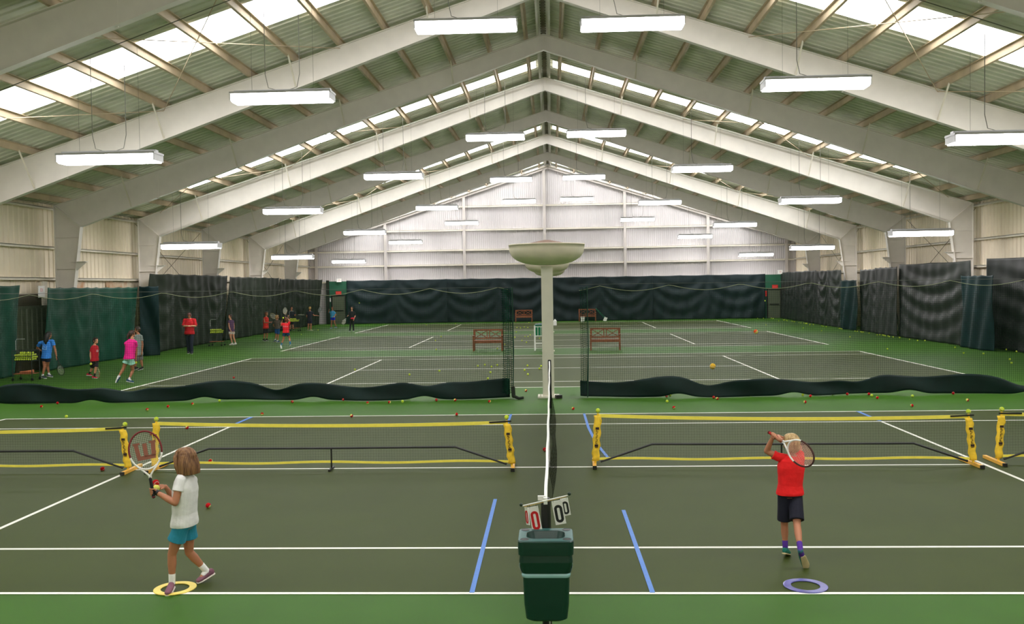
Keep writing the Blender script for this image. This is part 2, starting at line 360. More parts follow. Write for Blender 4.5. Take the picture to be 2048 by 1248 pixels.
WALL_BALLS = [(15.58,66.15),(15.14,66.08),(16.16,66.15),(16.18,65.64),(15.52,61.49),(16.10,65.42),(16.16,66.20),(13.40,56.17),(16.14,59.81),(16.08,62.32),(16.20,62.81),(16.18,62.57),(16.12,61.82),(16.18,57.23),(16.18,60.33),(16.20,60.69),(15.88,55.42),(16.09,58.60),(14.48,51.83),(16.18,57.76),(16.20,57.26),(16.14,57.22),(16.20,57.17),(16.08,53.37),(14.58,48.68),(16.10,56.10),(16.10,52.88),(16.16,53.94),(16.12,55.51),(16.08,58.11),(16.20,50.83),(16.10,61.47),(14.28,43.18),(16.14,50.18),(16.20,50.60),(16.12,47.96),(16.14,45.93),(16.00,44.43),(16.18,47.80),(16.03,42.94),(16.16,47.19),(16.16,46.84),(16.08,46.83),(16.18,44.20),(16.14,44.46),(16.20,44.10),(16.10,43.65),(16.18,43.48),(16.10,42.64),(16.20,42.08),(16.18,42.07),(16.18,40.03),(16.14,40.80),(13.13,35.32)]

# ------------------------------------------------------------------ palette
m_green = mat('court_outer_green', (56, 97, 22), rough=0.58, spec=0.17, noise=0.06, nscale=1.3, bump=0.25, bscale=300)
m_dark = mat('court_inner_green', (58, 70, 24), rough=0.58, spec=0.15, noise=0.05, nscale=1.1, bump=0.25, bscale=300)
m_line = mat('line_white', (238, 238, 228), rough=0.6, noise=0.03, nscale=9)
m_tape = mat('blue_tape', (62, 122, 205), rough=0.5, noise=0.05, nscale=30)
m_steel = mat('painted_steel', (222, 217, 208), rough=0.55, noise=0.03, nscale=2.5)
m_purlin = mat('purlin_warm_lit', (192, 174, 146), rough=0.6, noise=0.12, nscale=1.8)  # tan puts the warm light on the purlins into their colour
m_panel = mat('roof_liner', (206, 208, 190), rough=0.7, noise=0.10, nscale=1.2)
m_wall = mat('wall_panel', (242, 230, 206), rough=0.6, noise=0.04, nscale=0.9)
m_wall2 = mat('wall_panel_back', (196, 192, 192), rough=0.6, noise=0.03, nscale=0.8)
m_girt = mat('girt', (222, 216, 200), rough=0.6, noise=0.05, nscale=3)
m_ridge = mat('ridge_cap', (120, 112, 92), rough=0.8, noise=0.3, nscale=3)
m_rust = mat('rusty_panel', (196, 140, 90), rough=0.8, noise=0.4, nscale=2, col2=(226, 214, 190))
m_sky = mat('skylight_panel', (250, 250, 250), rough=0.5, emit=SKY_POWER, ecol=(0.97, 0.98, 1.0))
m_lens = mat('lamp_lens', (255, 255, 255), rough=0.4, emit=LAMP_POWER, ecol=(1.0, 0.955, 0.965))
m_house = mat('lamp_housing', (190, 190, 192), rough=0.5)
m_wire = mat('wire', (112, 112, 100), rough=0.6)
m_pipe = mat('conduit', (225, 225, 215), rough=0.5)
m_post = mat('post_paint', (226, 222, 206), rough=0.5, noise=0.02, nscale=4)
m_bowl = mat('bowl', (232, 222, 200), rough=0.6, noise=0.05, nscale=3)
m_bowltop = mat('bowl_rust', (120, 96, 80), rough=0.8, noise=0.3, nscale=8)
m_cback = mat('vinyl_blue_black', (24, 40, 42), rough=0.6, spec=.3, noise=0.15, nscale=1.5, bump=0.3, bscale=6)
m_cright = mat('vinyl_dark_olive', (34, 40, 36), rough=0.55, spec=.35, noise=0.15, nscale=1.5, bump=0.3, bscale=6)
m_cteal = mat('vinyl_teal', (10, 66, 50), rough=0.6, spec=.3, noise=0.2, nscale=1.2, bump=0.3, bscale=5)
m_cleft = mat('vinyl_dark_green', (34, 42, 32), rough=0.65, spec=.25, noise=0.2, nscale=1.2, bump=0.3, bscale=6)
m_cblue = mat('vinyl_bunched', (10, 40, 42), rough=0.6, spec=.25, noise=0.2, nscale=1.5)
m_rope = mat('pale_rope', (120, 126, 96), rough=0.8)
m_skirt = mat('skirt_vinyl', (8, 34, 30), rough=0.6, spec=.25, noise=0.2, nscale=2.0, bump=0.2, bscale=8)
m_divnet = net_mat('divider_netting', (36, 58, 46), 0.045, 0.045, 0.0040)
m_divnet2 = net_mat('bunched_netting', (22, 62, 46), 0.045, 0.045, 0.013)
m_divnet3 = net_mat('edge_netting', (22, 62, 46), 0.045, 0.045, 0.007)
m_cord = mat('dark_green_cord', (20, 62, 44), rough=0.8)
m_nety = mat('yellow_fabric', (240, 200, 52), rough=0.7, noise=0.12, nscale=14, bump=0.8, bscale=25)
m_band = mat('yellow_band', (236, 222, 84), rough=0.6, noise=0.04, nscale=10)
m_black = mat('black_metal', (22, 22, 20), rough=0.45)
m_mark = mat('black_print', (48, 28, 22), rough=0.7)
m_foot = mat('yellow_foot', (244, 186, 76), rough=0.5)
m_mininet = net_mat('mini_netting', (40, 46, 36), 0.04, 0.04, 0.0011)
m_mainnet = net_mat('main_netting', (12, 12, 12), 0.045, 0.045, 0.012, axes=('Y', 'Z'))
m_white = mat('white_band', (245, 245, 240), rough=0.7)
m_bin = mat('bin_green', (6, 50, 42), rough=0.35, spec=0.6)
m_bin2 = mat('bin_rim', (46, 92, 88), rough=0.45)
m_bag = mat('clear_bag', (150, 190, 196), rough=0.3)
m_card = mat('score_card', (238, 238, 232), rough=0.5)
m_red = mat('red_print', (200, 14, 22), rough=0.5)
m_blk = mat('black_numeral', (18, 20, 22), rough=0.5)
m_brass = mat('brass', (190, 160, 96), rough=0.4, metal=0.6)
m_knob = mat('dark_knob', (20, 46, 30), rough=0.3)
m_wood = mat('bench_wood', (138, 82, 48), rough=0.55, noise=0.2, nscale=9, bump=0.2, bscale=20)
m_cart = mat('cart_wire', (40, 46, 44), rough=0.5)
m_door = mat('door_paint', (84, 92, 72), rough=0.5, noise=0.08, nscale=2)
m_doorf = mat('door_surround', (28, 88, 62), rough=0.6, noise=0.1, nscale=2)
m_exit = mat('exit_red', (190, 40, 34), rough=0.4)
m_greenbox = mat('green_tub', (16, 128, 84), rough=0.4)
m_ringy = mat('ring_yellow', (242, 218, 104), rough=0.55, noise=0.05, nscale=12)
m_ringb = mat('ring_blue', (92, 92, 160), rough=0.25, noise=0.2, nscale=6)
m_silver = mat('silver', (190, 192, 190), rough=0.35, metal=0.4)
m_by = ball_mat('ball_yellow', (206, 226, 70))
m_br = ball_mat('ball_red_yellow', (196, 30, 34), (232, 226, 110))
m_bd = ball_mat('ball_dark_red', (178, 24, 28), (190, 40, 34))
m_bf = ball_mat('ball_foam', (226, 180, 60))
m_bo = ball_mat('ball_orange', (232, 96, 48), (226, 206, 90))

m_colb = mat('back_column', (186, 180, 174), rough=0.6)
# ------------------------------------------------------------------ dimensions
X0 = -0.1            # ridge
HW = 18.05           # half width to outer flange
ZA, SL = 11.65, 0.3186
YF, YB = -13.0, 67.3  # front and back walls
FR = [-11.0, -4.0, 3.2, 10.2, 17.8, 25.9, 32.0, 38.6, 45.8, 53.0, 60.1]
COURT = [7.85, 23.83, 38.55, 53.41]
def roof_z(x, off=0.0): return ZA - SL*abs(x-X0) + off

# ------------------------------------------------------------------ floor, courts, lines
fl = MB().box((X0, (YF+YB)/2, -0.1), (38, YB-YF, 0.2)).build('floor', m_green)
tag(fl, kind='structure')
for i, y0 in enumerate(COURT):
    MB().box((0, y0+5.485, 0.0015), (23.77, 10.97, 0.003)).build('court_surface', m_dark, fl)
    L = MB(); z, h = 0.0035, 0.003
    for dy in (0, 1.372, 9.6, 10.97): L.box((0, y0+dy, z), (23.77, 0.05, h))
    L.box((0, y0+5.485, z), (12.8, 0.05, h))
    for sx in (-1, 1):
        L.box((sx*11.86, y0+5.485, z+.0002), (0.09 if i else 0.06, 10.97, h))
        L.box((sx*6.4, y0+5.485, z+.0002), (0.07 if i else 0.055, 8.23, h))
    L.build('court_line', m_line, fl)

# ------------------------------------------------------------------ walls (ribbed sheet)
def ribbed(name, p0, p1, z0, ztop, period, depth, m, inward, kind='structure', parent=None):
    """trapezoid-ribbed sheet from p0 to p1 (plan points), ztop a function of plan position"""
    a = V((p0[0], p0[1], 0)); b = V((p1[0], p1[1], 0)); L_ = (b-a).length; t = (b-a)/L_; n = V(inward)
    mb = MB(); pts = []; s = 0.0
    while s < L_:
        for ds, d in ((0, 0), (0.55, 0), (0.65, depth), (0.9, depth)):
            q = s+ds*period
            if q <= L_: pts.append((q, d))
        s += period
    pts.append((L_, 0))
    vs = []
    for q, d in pts:
        p = a+t*q+n*d
        vs += [(p.x, p.y, z0), (p.x, p.y, ztop(p))]
    mb.add(vs, [(2*i, 2*i+2, 2*i+3, 2*i+1) for i in range(len(pts)-1)])
    # outer skin gives the sheet real thickness
    o_ = -n*0.06
    A, B_ = a+o_, b+o_
    zs = [(A, z0), (B_, z0), (B_, ztop(B_)), (A, ztop(A))]
    k = 24
    for i in range(k):
        u, w_ = i/k, (i+1)/k; q0, q1 = A.lerp(B_, u), A.lerp(B_, w_)
        mb.add([(q0.x, q0.y, z0), (q1.x, q1.y, z0), (q1.x, q1.y, ztop(q1)), (q0.x, q0.y, ztop(q0))], [(0, 1, 2, 3)])
    o = mb.build(name, m, parent)
    if kind: o['kind'] = kind
    return o
XL, XR = X0-HW-0.35, X0+HW+0.35
wl = ribbed('wall_left', (XL, YF), (XL, YB), 0, lambda p: 6.0, 0.30, 0.03, m_wall, (1, 0, 0))
wr = ribbed('wall_right', (XR, YF), (XR, YB), 0, lambda p: 6.0, 0.30, 0.03, m_wall, (-1, 0, 0))
wb = ribbed('wall_back', (XL, YB), (XR, YB), 0, lambda p: roof_z(p.x, 0.2), 0.15, 0.03, m_wall2, (0, -1, 0))
wf = ribbed('wall_front', (XL, YF), (XR, YF), 0, lambda p: roof_z(p.x, 0.2), 0.6, 0.03, m_wall, (0, 1, 0))
for wo, x, sx in ((wl, XL, 1), (wr, XR, -1)):
    for z in (3.28, 4.42, 5.85):
        g_ = MB().box((x+sx*0.13, (YF+YB)/2, z), (0.2, YB-YF, 0.03)).box((x+sx*0.22, (YF+YB)/2, z-0.04), (0.02, YB-YF, 0.09))
        g_.build('girt', m_girt, wo)
for z in (3.22, 4.4, 5.5, 7.0, 8.76):
    half = min(18.2, (ZA-0.1-z)/SL)
    MB().box((X0, YB-0.13, z), (2*half, 0.2, 0.03)).box((X0, YB-0.22, z-0.05), (2*half, 0.02, 0.11)).build('girt', m_girt, wb)
for x in (-17.75, -12.45, -6.45, -0.4, 5.6, 11.75, 17.5):
    zt = roof_z(x)-0.15
    MB().box((x, YB-0.33, zt/2), (0.2, 0.02, zt)).box((x, YB-0.23, zt/2), (0.02, 0.2, zt)).build('wall_column', m_colb, wb)
for sx in (-1, 1):
    a = (X0, YB-0.3, ZA-0.12); b = (X0+sx*18, YB-0.3, roof_z(X0+sx*18)-0.12)
    MB().bar(a, b, 0.12, 0.2).build('rake_beam', m_colb, wb)
    a = (X0, YB-0.5, ZA+0.02); b = (X0+sx*18, YB-0.5, roof_z(X0+sx*18)+0.02)
    MB().bar(a, b, 0.03, 0.14).build('rake_angle', m_steel, wb)
# rust-stained lower sheets on the left wall
for ya, yb in ((33.8, 34.6), (36.3, 38.1)):
    MB().box((XL+0.05, (ya+yb)/2, 2.93), (0.03, yb-ya, 0.42)).build('rusted_sheet', m_rust, wl)
# dark doorway on the left wall
dw = MB().box((XL+0.3, 30.3, 1.35), (0.1, 1.5, 2.7)).build('door_1', mat('dark_door', (60, 54, 36), 0.7, noise=.2, nscale=3))
dw['kind'] = 'structure'
MB().box((XL+0.36, 30.6, 2.24), (0.06, 2.4, 0.09)).build('rail', m_door, dw)
MB().box((XL+0.36, 31.25, 2.7), (0.05, 0.3, 0.9)).build('jamb', m_girt, dw)
ribbed('lower_sheet', (XL+0.37, 29.3), (XL+0.37, 31.9), 0.7, lambda p: 2.2, 0.3, 0.03, m_door, (1, 0, 0), kind=None, parent=dw)

# ------------------------------------------------------------------ roof
SKYB = [(21.35, 23.15), (36.25, 37.35), (50.95, 52.0), (65.1, 66.4), (7.0, 8.3), (-7.5, -6.3)]
SKYB.sort()
UP = [0.17, 0.62, 1.92, 3.24, 4.56, 5.88, 7.2, 8.52, 9.84, 11.16, 12.48, 13.8, 15.12, 16.44, 17.7]
ce = None
RO = 0.24
for sx in (-1, 1):
    mb = MB(); ys = []; y = YF
    def prof(u, y_, d): return (X0+sx*u, y_, roof_z(X0+sx*u, RO)+d)
    # segments in Y between skylights get full slope, skylight bands only outside u 0.35..15
    segs = []; cur = YF
    for a, b in SKYB: segs.append((cur, a, None)); segs.append((a, b, 'sky')); cur = b
    segs.append((cur, YB, None))
    def sheet(ya, yb, ua, ub):
        pts = []; q = ya; per = 0.3
        while q < yb-1e-6:
            for ds, d in ((0, 0), (0.6, 0), (0.7, -0.03), (0.9, -0.03)):
                if q+ds*per < yb: pts.append((q+ds*per, d))
            q += per
        pts.append((yb, 0))
        vs = []
        for yy, d in pts: vs += [prof(ua, yy, d), prof(ub, yy, d)]
        mb.add(vs, [(2*i, 2*i+2, 2*i+3, 2*i+1) for i in range(len(pts)-1)])
        mb.add([prof(ua, ya, .08), prof(ub, ya, .08), prof(ub, yb, .08), prof(ua, yb, .08)], [(0, 1, 2, 3)])
    for a, b, k in segs:
        if k is None: sheet(a, b, 0, 18.6)
        else:
            sheet(a, b, 0, 0.35); sheet(a, b, 15.1, 18.6)
    o = mb.build('ceiling', m_panel); o['kind'] = 'structure'
    if ce is None: ce = o
    root = o
    for i, (a, b) in enumerate(SKYB):
        MB().prism([prof(0.35, a, 0), prof(15.1, a, 0), prof(15.1, b, 0), prof(0.35, b, 0)], (0, 0, 0.02)).build('skylight', m_sky, root)
    for u in UP:
        x = X0+sx*u; z = roof_z(x, RO-0.03)
        p = MB().box((x, (YF+YB)/2, z-0.1), (0.012, YB-YF, 0.2))
        p.box((x+sx*0.035, (YF+YB)/2, z-0.2), (0.075, YB-YF, 0.012)).box((x-sx*0.035, (YF+YB)/2, z-0.01), (0.075, YB-YF, 0.012))
        p.build('purlin', m_purlin if u > 0.3 else m_steel, root)
    # thin white conduit running down the slope past each skylight band
    for (a, b) in SKYB[1:]:
        yy = b+0.9 if b < 60 else b+0.35
        if yy < 60 and a > 30: MB().tube([prof(0.4, yy, -0.3), prof(16.5, yy, -0.3)], 0.03, 6).build('conduit', m_pipe, root)
    MB().tube([prof(0.4, 20.3, -0.28), prof(7, 20.1, -0.34), prof(16.5, 20.9, -0.28)], 0.012, 5).build('conduit', m_wire, root)
    # cross bracing rods under the roof
    for (ya, yb) in ((17.8, 25.9), (32.0, 38.6), (45.8, 53.0)):
        for ua, ub in ((5.88, 11.16), (11.16, 17.0)):
            MB().tube([prof(ua, ya, -.3), prof(ub, yb, -.3)], 0.012, 5).tube([prof(ub, ya, -.3), prof(ua, yb, -.3)], 0.012, 5).build('brace_rod', m_purlin, root)
MB().box((X0, (YF+YB)/2, ZA+0.2), (0.4, YB-YF, 0.02)).build('ridge_cap', m_ridge, ce)

# ------------------------------------------------------------------ steel frames
def frame(Y):
    root = empty('roof_beam', (X0, Y, 0), kind='structure')
    for sx in (-1, 1):
        def P(u, z): return (X0+sx*u, Y, z)
        ze = roof_z(X0+18.0)
        # column
        poly = [P(17.72, 0), P(17.98, 0), P(17.98, ze), P(17.02, 5.13)]
        c = MB().prism([(p[0], Y-0.01, p[2]) for p in poly], (0, 0.02, 0))
        c.bar(P(17.72, 0), P(17.02, 5.13), 0.22, 0.02, up=(1, 0, 0)); c.bar(P(17.98, 0), P(17.98, ze), 0.22, 0.02, up=(1, 0, 0))
        c.bar(P(17.02, 5.13), P(17.98, ze), 0.2, 0.04, up=(0, 0, 1))
        for z in (3.6, 4.75):
            ui = 17.72-0.7*z/5.13
            c.bar(P(ui, z), P(17.98, z), 0.18, 0.012)
        co = c.build('column', m_steel, root)
        if Y > 30:
            # small triangular bracket near the curtain line
            k = MB().prism([P(17.45, 3.35), P(16.85, 3.85), P(17.45, 3.85)], (0, 0.02, 0)).bar(P(17.45, 3.86), P(16.85, 3.86), 0.2, 0.02)
            k.build('bracket', m_steel, co)
        # rafter
        poly = [(17.02, 5.13), (17.98, ze), (0, ZA), (0, 11.1), (8.6, 8.08)]
        c = MB().prism([(X0+sx*u, Y-0.008, z) for u, z in poly], (0, 0.016, 0))
        c.bar(P(17.02, 5.13), P(8.6, 8.08), 0.2, 0.02, up=(0, 0, 1)); c.bar(P(8.6, 8.08), P(0, 11.1), 0.2, 0.02)
        c.bar(P(17.98, ze-.01), P(0, ZA-.01), 0.2, 0.02)
        for u in (8.6, 14.2):
            zb = 5.13+(17.02-u)*(8.08-5.13)/(17.02-8.6); c.bar(P(u, zb), P(u, roof_z(X0+u)), 0.2, 0.03, up=(0, 1, 0))
        if sx > 0: c.box((X0, Y, (11.1+ZA)/2-.02), (0.04, 0.2, ZA-11.1-.06))
        ra = c.build('rafter', m_steel, root)
        b = MB()
        for u in (3.24, 7.2, 11.16, 15.12):
            zb = (8.08-(u-8.6)*(2.95/8.42)) if u > 8.6 else (11.1-u*3.02/8.6)
            for sy in (-1, 1): b.bar(P(u, zb+.02), (X0+sx*u, Y+sy*0.75, roof_z(X0+sx*u, 0.03)), 0.045, 0.02)
        b.build('flange_brace', m_girt, ra)
    return root
for Y in FR: frame(Y)
# side wall bracing rods
for Y0_, Y1_ in ((38.6, 45.8), (53.0, 60.1)):
    for x, o in ((XL+0.28, wl), (XR-0.28, wr)):
        MB().tube([(x, Y0_, 5.7), (x, Y1_, 2.2)], 0.012, 5).tube([(x, Y1_, 5.7), (x, Y0_, 2.2)], 0.012, 5).build('brace_rod', m_ridge, o)

# ------------------------------------------------------------------ hanging lamps
def make_lamp():
    r = empty('ceiling_lamp', (0, 0, 0))
    MB().box((0, 0, 0.03), (2.44, 0.54, 0.05)).box((0, 0, 0.085), (2.34, 0.16, 0.07)).box((-1.2, 0, -.07), (.02, .52, .17)).box((1.2, 0, -.07), (.02, .52, .17)).build('housing', m_house, r)
    for s in (-1, 1):
        l = MB(); pr = []
        for x in (s*0.595-0.587, s*0.595+0.587):
            pr.append([V((x, y, z)) for y, z in ((-0.26, 0.0), (-0.255, -0.12), (-0.2, -0.18), (0.2, -0.18), (0.255, -0.12), (0.26, 0.0))])
        l.loft(pr).build('lens', m_lens, r)
    return r
lamp0 = make_lamp()
ROWS = [(-8.9, [-10.6, -6.35, -1.9, 2.0, 6.3, 10.5]),  # rearmost row is unseen, added for frontal light on camera-facing surfaces
        (6.2, [-10.6, -6.35, -1.9, 2.0, 6.3, 10.5]),
        (21.3, [-14.9, -10.61, -6.32, -1.87, 2.05, 6.3, 10.6, 14.9]),
        (36.7, [-14.96, -10.62, -6.38, -2.15, 1.98, 6.25, 10.57, 14.97]),
        (51.4, [-14.98, -10.71, -6.48, -2.17, 2.01, 6.31, 10.54, 14.87]),
        (64.6, [-14.7, -10.51, -6.37, -2.19, 1.98, 6.3, 10.4, 14.7])]
POSW = {1: 'ridge', 2: 'second', 3: 'third', 4: 'outermost'}
ROWN = ['added row behind the viewer', 'row above the near court', 'nearest row', 'second row', 'third row', 'farthest row']
first = True
for ri, (yy, xs) in enumerate(ROWS):
    nl = sum(1 for x in xs if x < 0)
    for i, x in enumerate(xs):
        o = lamp0 if first else copy_tree(lamp0)
        first = False
        z = 9.3-SL*abs(x)+(0.16 if abs(x) < 3 else 0.0)+0.12
        o.location = (x, yy, z); o.rotation_euler = (0, 0, random.uniform(-.015, .015))
        side = 'left' if x < 0 else 'right'
        k = (nl-i) if x < 0 else (i-nl+1)
        tag(o, 'fluorescent lamp %s of the ridge, %s one out, in the %s' % (side, {1: 'first', 2: 'second', 3: 'third', 4: 'fourth'}[k], ROWN[ri]), 'ceiling lamp', 'fluorescent lamps hung below the roof')
        zr = roof_z(x, 0.1)
        for dx in (-0.75, 0.75):
            MB().tube([(dx, 0, 0.1), (dx, 0, roof_z(x+dx, 0.1)-z)], 0.0035, 4).build('hanging_wire', m_wire, o, local=True)
        sg = -1 if random.random() < .5 else 1
        MB().tube([(sg*.15, 0, .12), (sg*.35, 0, .18), (sg*.42, 0, .5), (sg*.42, 0, zr-z)], 0.009, 5).build('power_cable', m_wire, o, local=True)

# ------------------------------------------------------------------ centre posts with bowls
def make_uplight():
    r = empty('uplight_post', (0, 0, 0))
    MB().box((0, 0, 1.6), (0.28, 0.28, 3.2)).build('pole', m_post, r)
    MB().box((0, 0, 0.02), (0.52, 0.5, 0.04)).lathe((-.19, -.2, .04), [(.02, 0), (.02, .05)], 8).lathe((.19, -.2, .04), [(.02, 0), (.02, .05)], 8).build('base_plate', m_post, r)
    pr = []
    for i in range(15):
        t = (0.04+0.96*i/14)*math.pi/2
        pr.append((0.92*math.sin(t)**0.78, 3.70-0.48*math.cos(t)**0.78))
    pr += [(0.93, 3.7), (0.93, 3.73), (0.88, 3.73), (0.86, 3.66), (0.5, 3.45)]
    MB().lathe((0, 0, 0), pr, 40).build('bowl', m_bowl, r, smooth=True)
    MB().lathe((0, 0, 0), [(0.86, 3.66), (0.85, 3.72), (0.45, 3.76), (0.1, 3.83), (0.02, 3.84)], 32).build('bowl_lid', m_bowltop, r)
    return r
up0 = make_uplight()
UPL = ['white square post with a big shallow bowl, in front between the two divider nets', 'white post whose bowl shows just below the front bowl', 'farthest white bowl post, its bowl lowest behind the front post']
for i, (x, y) in enumerate(((-0.04, 21.75), (-0.1, 36.7), (-0.07, 51.4))):
    o = up0 if i == 0 else copy_tree(up0)
    o.location = (x, y, 0); tag(o, UPL[i], 'uplight post', 'bowl topped posts along the middle of the hall')
# ------------------------------------------------------------------ backdrop curtains
def curtain(name, p0, p1, z1, m, label, nswag=3, pleat=0.09, swag=0.16, seed=0, freq=8.0, flat_top=False, loose=0.0):
    """hanging vinyl sheet between two plan points, with pleats and sagging folds"""
    a = V((p0[0], p0[1], 0)); b = V((p1[0], p1[1], 0)); L_ = (b-a).length
    t = (b-a)/L_; n = V((-t.y, t.x, 0))
    rnd = random.Random(seed); ph = [rnd.uniform(0, 6.28) for _ in range(8)]
    sag = [rnd.uniform(0.5, 1.1) for _ in range(nswag+1)]
    nu = max(24, int(L_*14)); nv = 44
    def disp(u, v_):
        z = v_*z1; q = u*nswag; k = min(int(q), nswag-1); fu = q-k
        s = sag[k]*1.5*(1-(2*fu-1)**2)
        d = 0.6*swag*math.sin(freq*(z1-z-s)+ph[k % 8])*(4*fu*(1-fu))**0.7*min(1, (1-v_)*3)*(0.3+0.7*v_)
        d += pleat*math.sin(u*L_*2.1+ph[0])*(0.5+0.5*math.sin(u*L_*0.7+ph[1]))
        d += 0.35*pleat*math.sin(u*L_*7.3+ph[2]+2*z)*(1-0.4*v_)
        return d + loose*(1-v_)
    def fn(u, v_):
        q = (u*nswag*2) % 1
        zt = z1-(0 if flat_top else 0.03*math.sin(math.pi*q))
        p = a+t*(u*L_)+n*disp(u, v_)
        return (p.x, p.y, 0.012+v_*(zt-0.012))
    mb = MB().grid(fn, nu, nv)
    base = ((a+b)/2)
    o = mb.top(name, m, (base.x, base.y, 0), smooth=True)
    so = o.modifiers.new('thickness', 'SOLIDIFY'); so.thickness = 0.012; so.offset = 0
    tag(o, label, 'curtain', 'vinyl backdrop curtains around the hall')
    return o
XC = -17.3
curtain('backdrop_curtain', (-17.3, 20.0), (-17.3, 28.4), 3.0, m_cteal, 'teal vinyl curtain cut off by the left picture edge, beside the ball cart', 3, seed=1, loose=.3, swag=.04)
curtain('backdrop_curtain', (-17.3, 30.0), (-17.3, 36.65), 2.92, m_cteal, 'teal green curtain behind the girl in pink and the boy in red', 4, swag=0.04, pleat=0.07, seed=2, loose=.25)
curtain('backdrop_curtain', (-17.25, 36.7), (-16.55, 37.0), 2.95, m_cblue, 'narrow bunched teal curtain fold ending left of the red jacketed coach', 1, swag=0.02, pleat=0.16, seed=3)
curtain('backdrop_curtain', (-17.25, 37.9), (-17.25, 47.2), 3.5, m_cleft, 'dark green curtain behind the coach in the red jacket', 3, swag=0.08, seed=4, loose=.35)
curtain('backdrop_curtain', (-17.25, 47.3), (-17.25, 56.0), 3.45, m_cleft, 'dark curtain behind the group of boys at the left side wall', 3, swag=0.06, seed=5, loose=.35)
curtain('backdrop_curtain', (-17.25, 56.1), (-17.2, 66.6), 3.4, m_cleft, 'dark curtain at the far end of the left wall, next to the grey door', 3, swag=0.06, seed=6, loose=.35)
# back wall
for i, (xa, xb, lab) in enumerate(((-15.4, -7.8, 'blue black curtain on the back wall right of the left grey door'),
        (-7.95, -0.1, 'blue black back curtain behind the left pair of benches'),
        (-0.2, 7.6, 'blue black back curtain with deep sagging folds, just right of the centre post'),
        (7.5, 15.9, 'blue black back curtain with long diagonal folds left of the right grey door'))):
    curtain('backdrop_curtain', (xb, 66.7+.16*(i%2)), (xa, 66.7+.16*(i%2)), 3.3, m_cback, lab, 2, swag=0.14, seed=20+i, freq=6.0)
curtain('backdrop_curtain', (-17.0, 66.8), (-16.75, 66.8), 3.35, m_cleft, 'narrow strip of dark curtain in the far left corner beside the grey door', 1, swag=0, pleat=.03, seed=31)
# right wall, far to near
for i, (ya, yb, xa, xb, zt, m_, lab, sw, pl) in enumerate((
        (57.0, 66.7, 16.75, 17.0, 3.4, m_cright, 'dark olive curtain of the right wall nearest the right grey door', 0.06, 0.08),
        (51.5, 56.9, 16.6, 16.7, 3.35, m_cright, 'dark olive right wall curtain hanging in soft folds above the ball pile', 0.14, 0.08),
        (48.6, 51.4, 16.35, 16.45, 2.75, m_cblue, 'far bunched blue green netting bundle along the right wall', 0.0, 0.16),
        (45.85, 48.7, 16.65, 16.65, 3.3, m_cright, 'narrow dark right wall curtain just in front of the far bundle', 0.08, 0.08),
        (43.2, 46.05, 16.5, 16.5, 3.35, m_cright, 'narrow dark right wall curtain next to the wide swagged one', 0.03, 0.05),
        (36.1, 43.3, 16.7, 16.6, 3.45, m_cright, 'wide dark curtain with deep U shaped swags on the right wall', 0.13, 0.05),
        (33.9, 36.2, 16.4, 16.35, 2.85, m_cblue, 'near bunched blue green bundle reaching the floor on the right wall', 0.0, 0.16),
        (24.0, 35.9, 17.2, 17.2, 3.5, m_cright, 'large dark swagged curtain cut off by the right picture edge', 0.13, 0.05))):
    curtain('backdrop_curtain', (xa, ya), (xb, yb), zt, m_, lab, 1 if sw in (.13,) else 2, swag=sw, pleat=pl, seed=40+i)

# ------------------------------------------------------------------ doors, signs
def door(n, x0, x1, y):
    cx = (x0+x1)/2; w_ = x1-x0
    d = empty('door_%d' % n, (cx, y, 0), kind='structure')
    MB().box((cx, y, 1.07), (w_, 0.06, 2.1)).build('door_leaf', m_door, d)
    MB().box((cx, y-0.06, 1.05), (w_*0.75, 0.05, 0.06)).build('push_bar', m_black, d)
    MB().box((x0-0.05, y, 1.07), (0.08, 0.12, 2.14)).box((x1+0.05, y, 1.07), (0.08, 0.12, 2.14)).box((cx, y, 2.17), (w_+0.18, 0.12, 0.08)).build('door_frame', m_black, d)
    MB().box((cx-0.05, y+0.05, 2.72), (w_+0.7, 0.05, 1.05)).box((x0-.3, y+.05, 1.1), (.4, .05, 2.2)).box((x1+.25, y+.05, 1.1), (.3, .05, 2.2)).build('door_surround', m_doorf, d)
door(2, -16.55, -15.6, 66.9)
door(3, 16.1, 17.0, 66.9)
def exit_sign(x, y, z, lab, wall=False):
    s = empty('exit_sign', (x, y, z), lab, 'exit sign', 'signs around the doors')
    MB().box((x, y, z), (0.42, 0.06, 0.27)).build('sign_box', m_exit, s)
    text_mb('EXIT', MB(), (x, y-0.033, z), (1, 0, 0), (0, 0, 1), 0.16).build('lettering', mat('faint_red', (226, 110, 100), .5), s)
exit_sign(-16.05, 66.8, 2.36, 'red exit sign above the left grey door')
exit_sign(16.6, 66.8, 2.34, 'red exit sign above the right grey door')
def notice(x, y, z, w_, h_, lab, face):
    s = empty('notice_sign', (x, y, z), lab, 'sign', 'signs around the doors')
    if face == 'y':
        MB().box((x, y, z), (w_, 0.03, h_)).build('sign_board', m_white, s)
        MB().box((x, (y+67.2)/2, z+h_*.4), (0.03, 67.2-y, 0.03)).build('wall_arm', m_girt, s)
        text_mb('10', MB(), (x, y-0.018, z), (1, 0, 0), (0, 0, 1), h_*0.6).build('lettering', mat('pale_red', (214, 140, 140), .5), s)
    else:
        MB().box((x, y, z), (0.03, w_, h_)).build('sign_board', m_white, s)
        text_mb('10', MB(), (x+0.018, y, z+.05), (0, -1, 0), (0, 0, 1), h_*0.45).build('lettering', mat('pale_red2', (214, 120, 120), .5), s)
notice(-15.95, 66.6, 3.32, 0.36, 0.26, 'white numbered board above the left grey door', 'y')
notice(16.85, 66.3, 3.42, 0.36, 0.28, 'white numbered board above the right grey door', 'y')
notice(-18.08, 30.95, 2.78, 0.38, 0.42, 'white numbered board above the ball cart at far left', 'x')
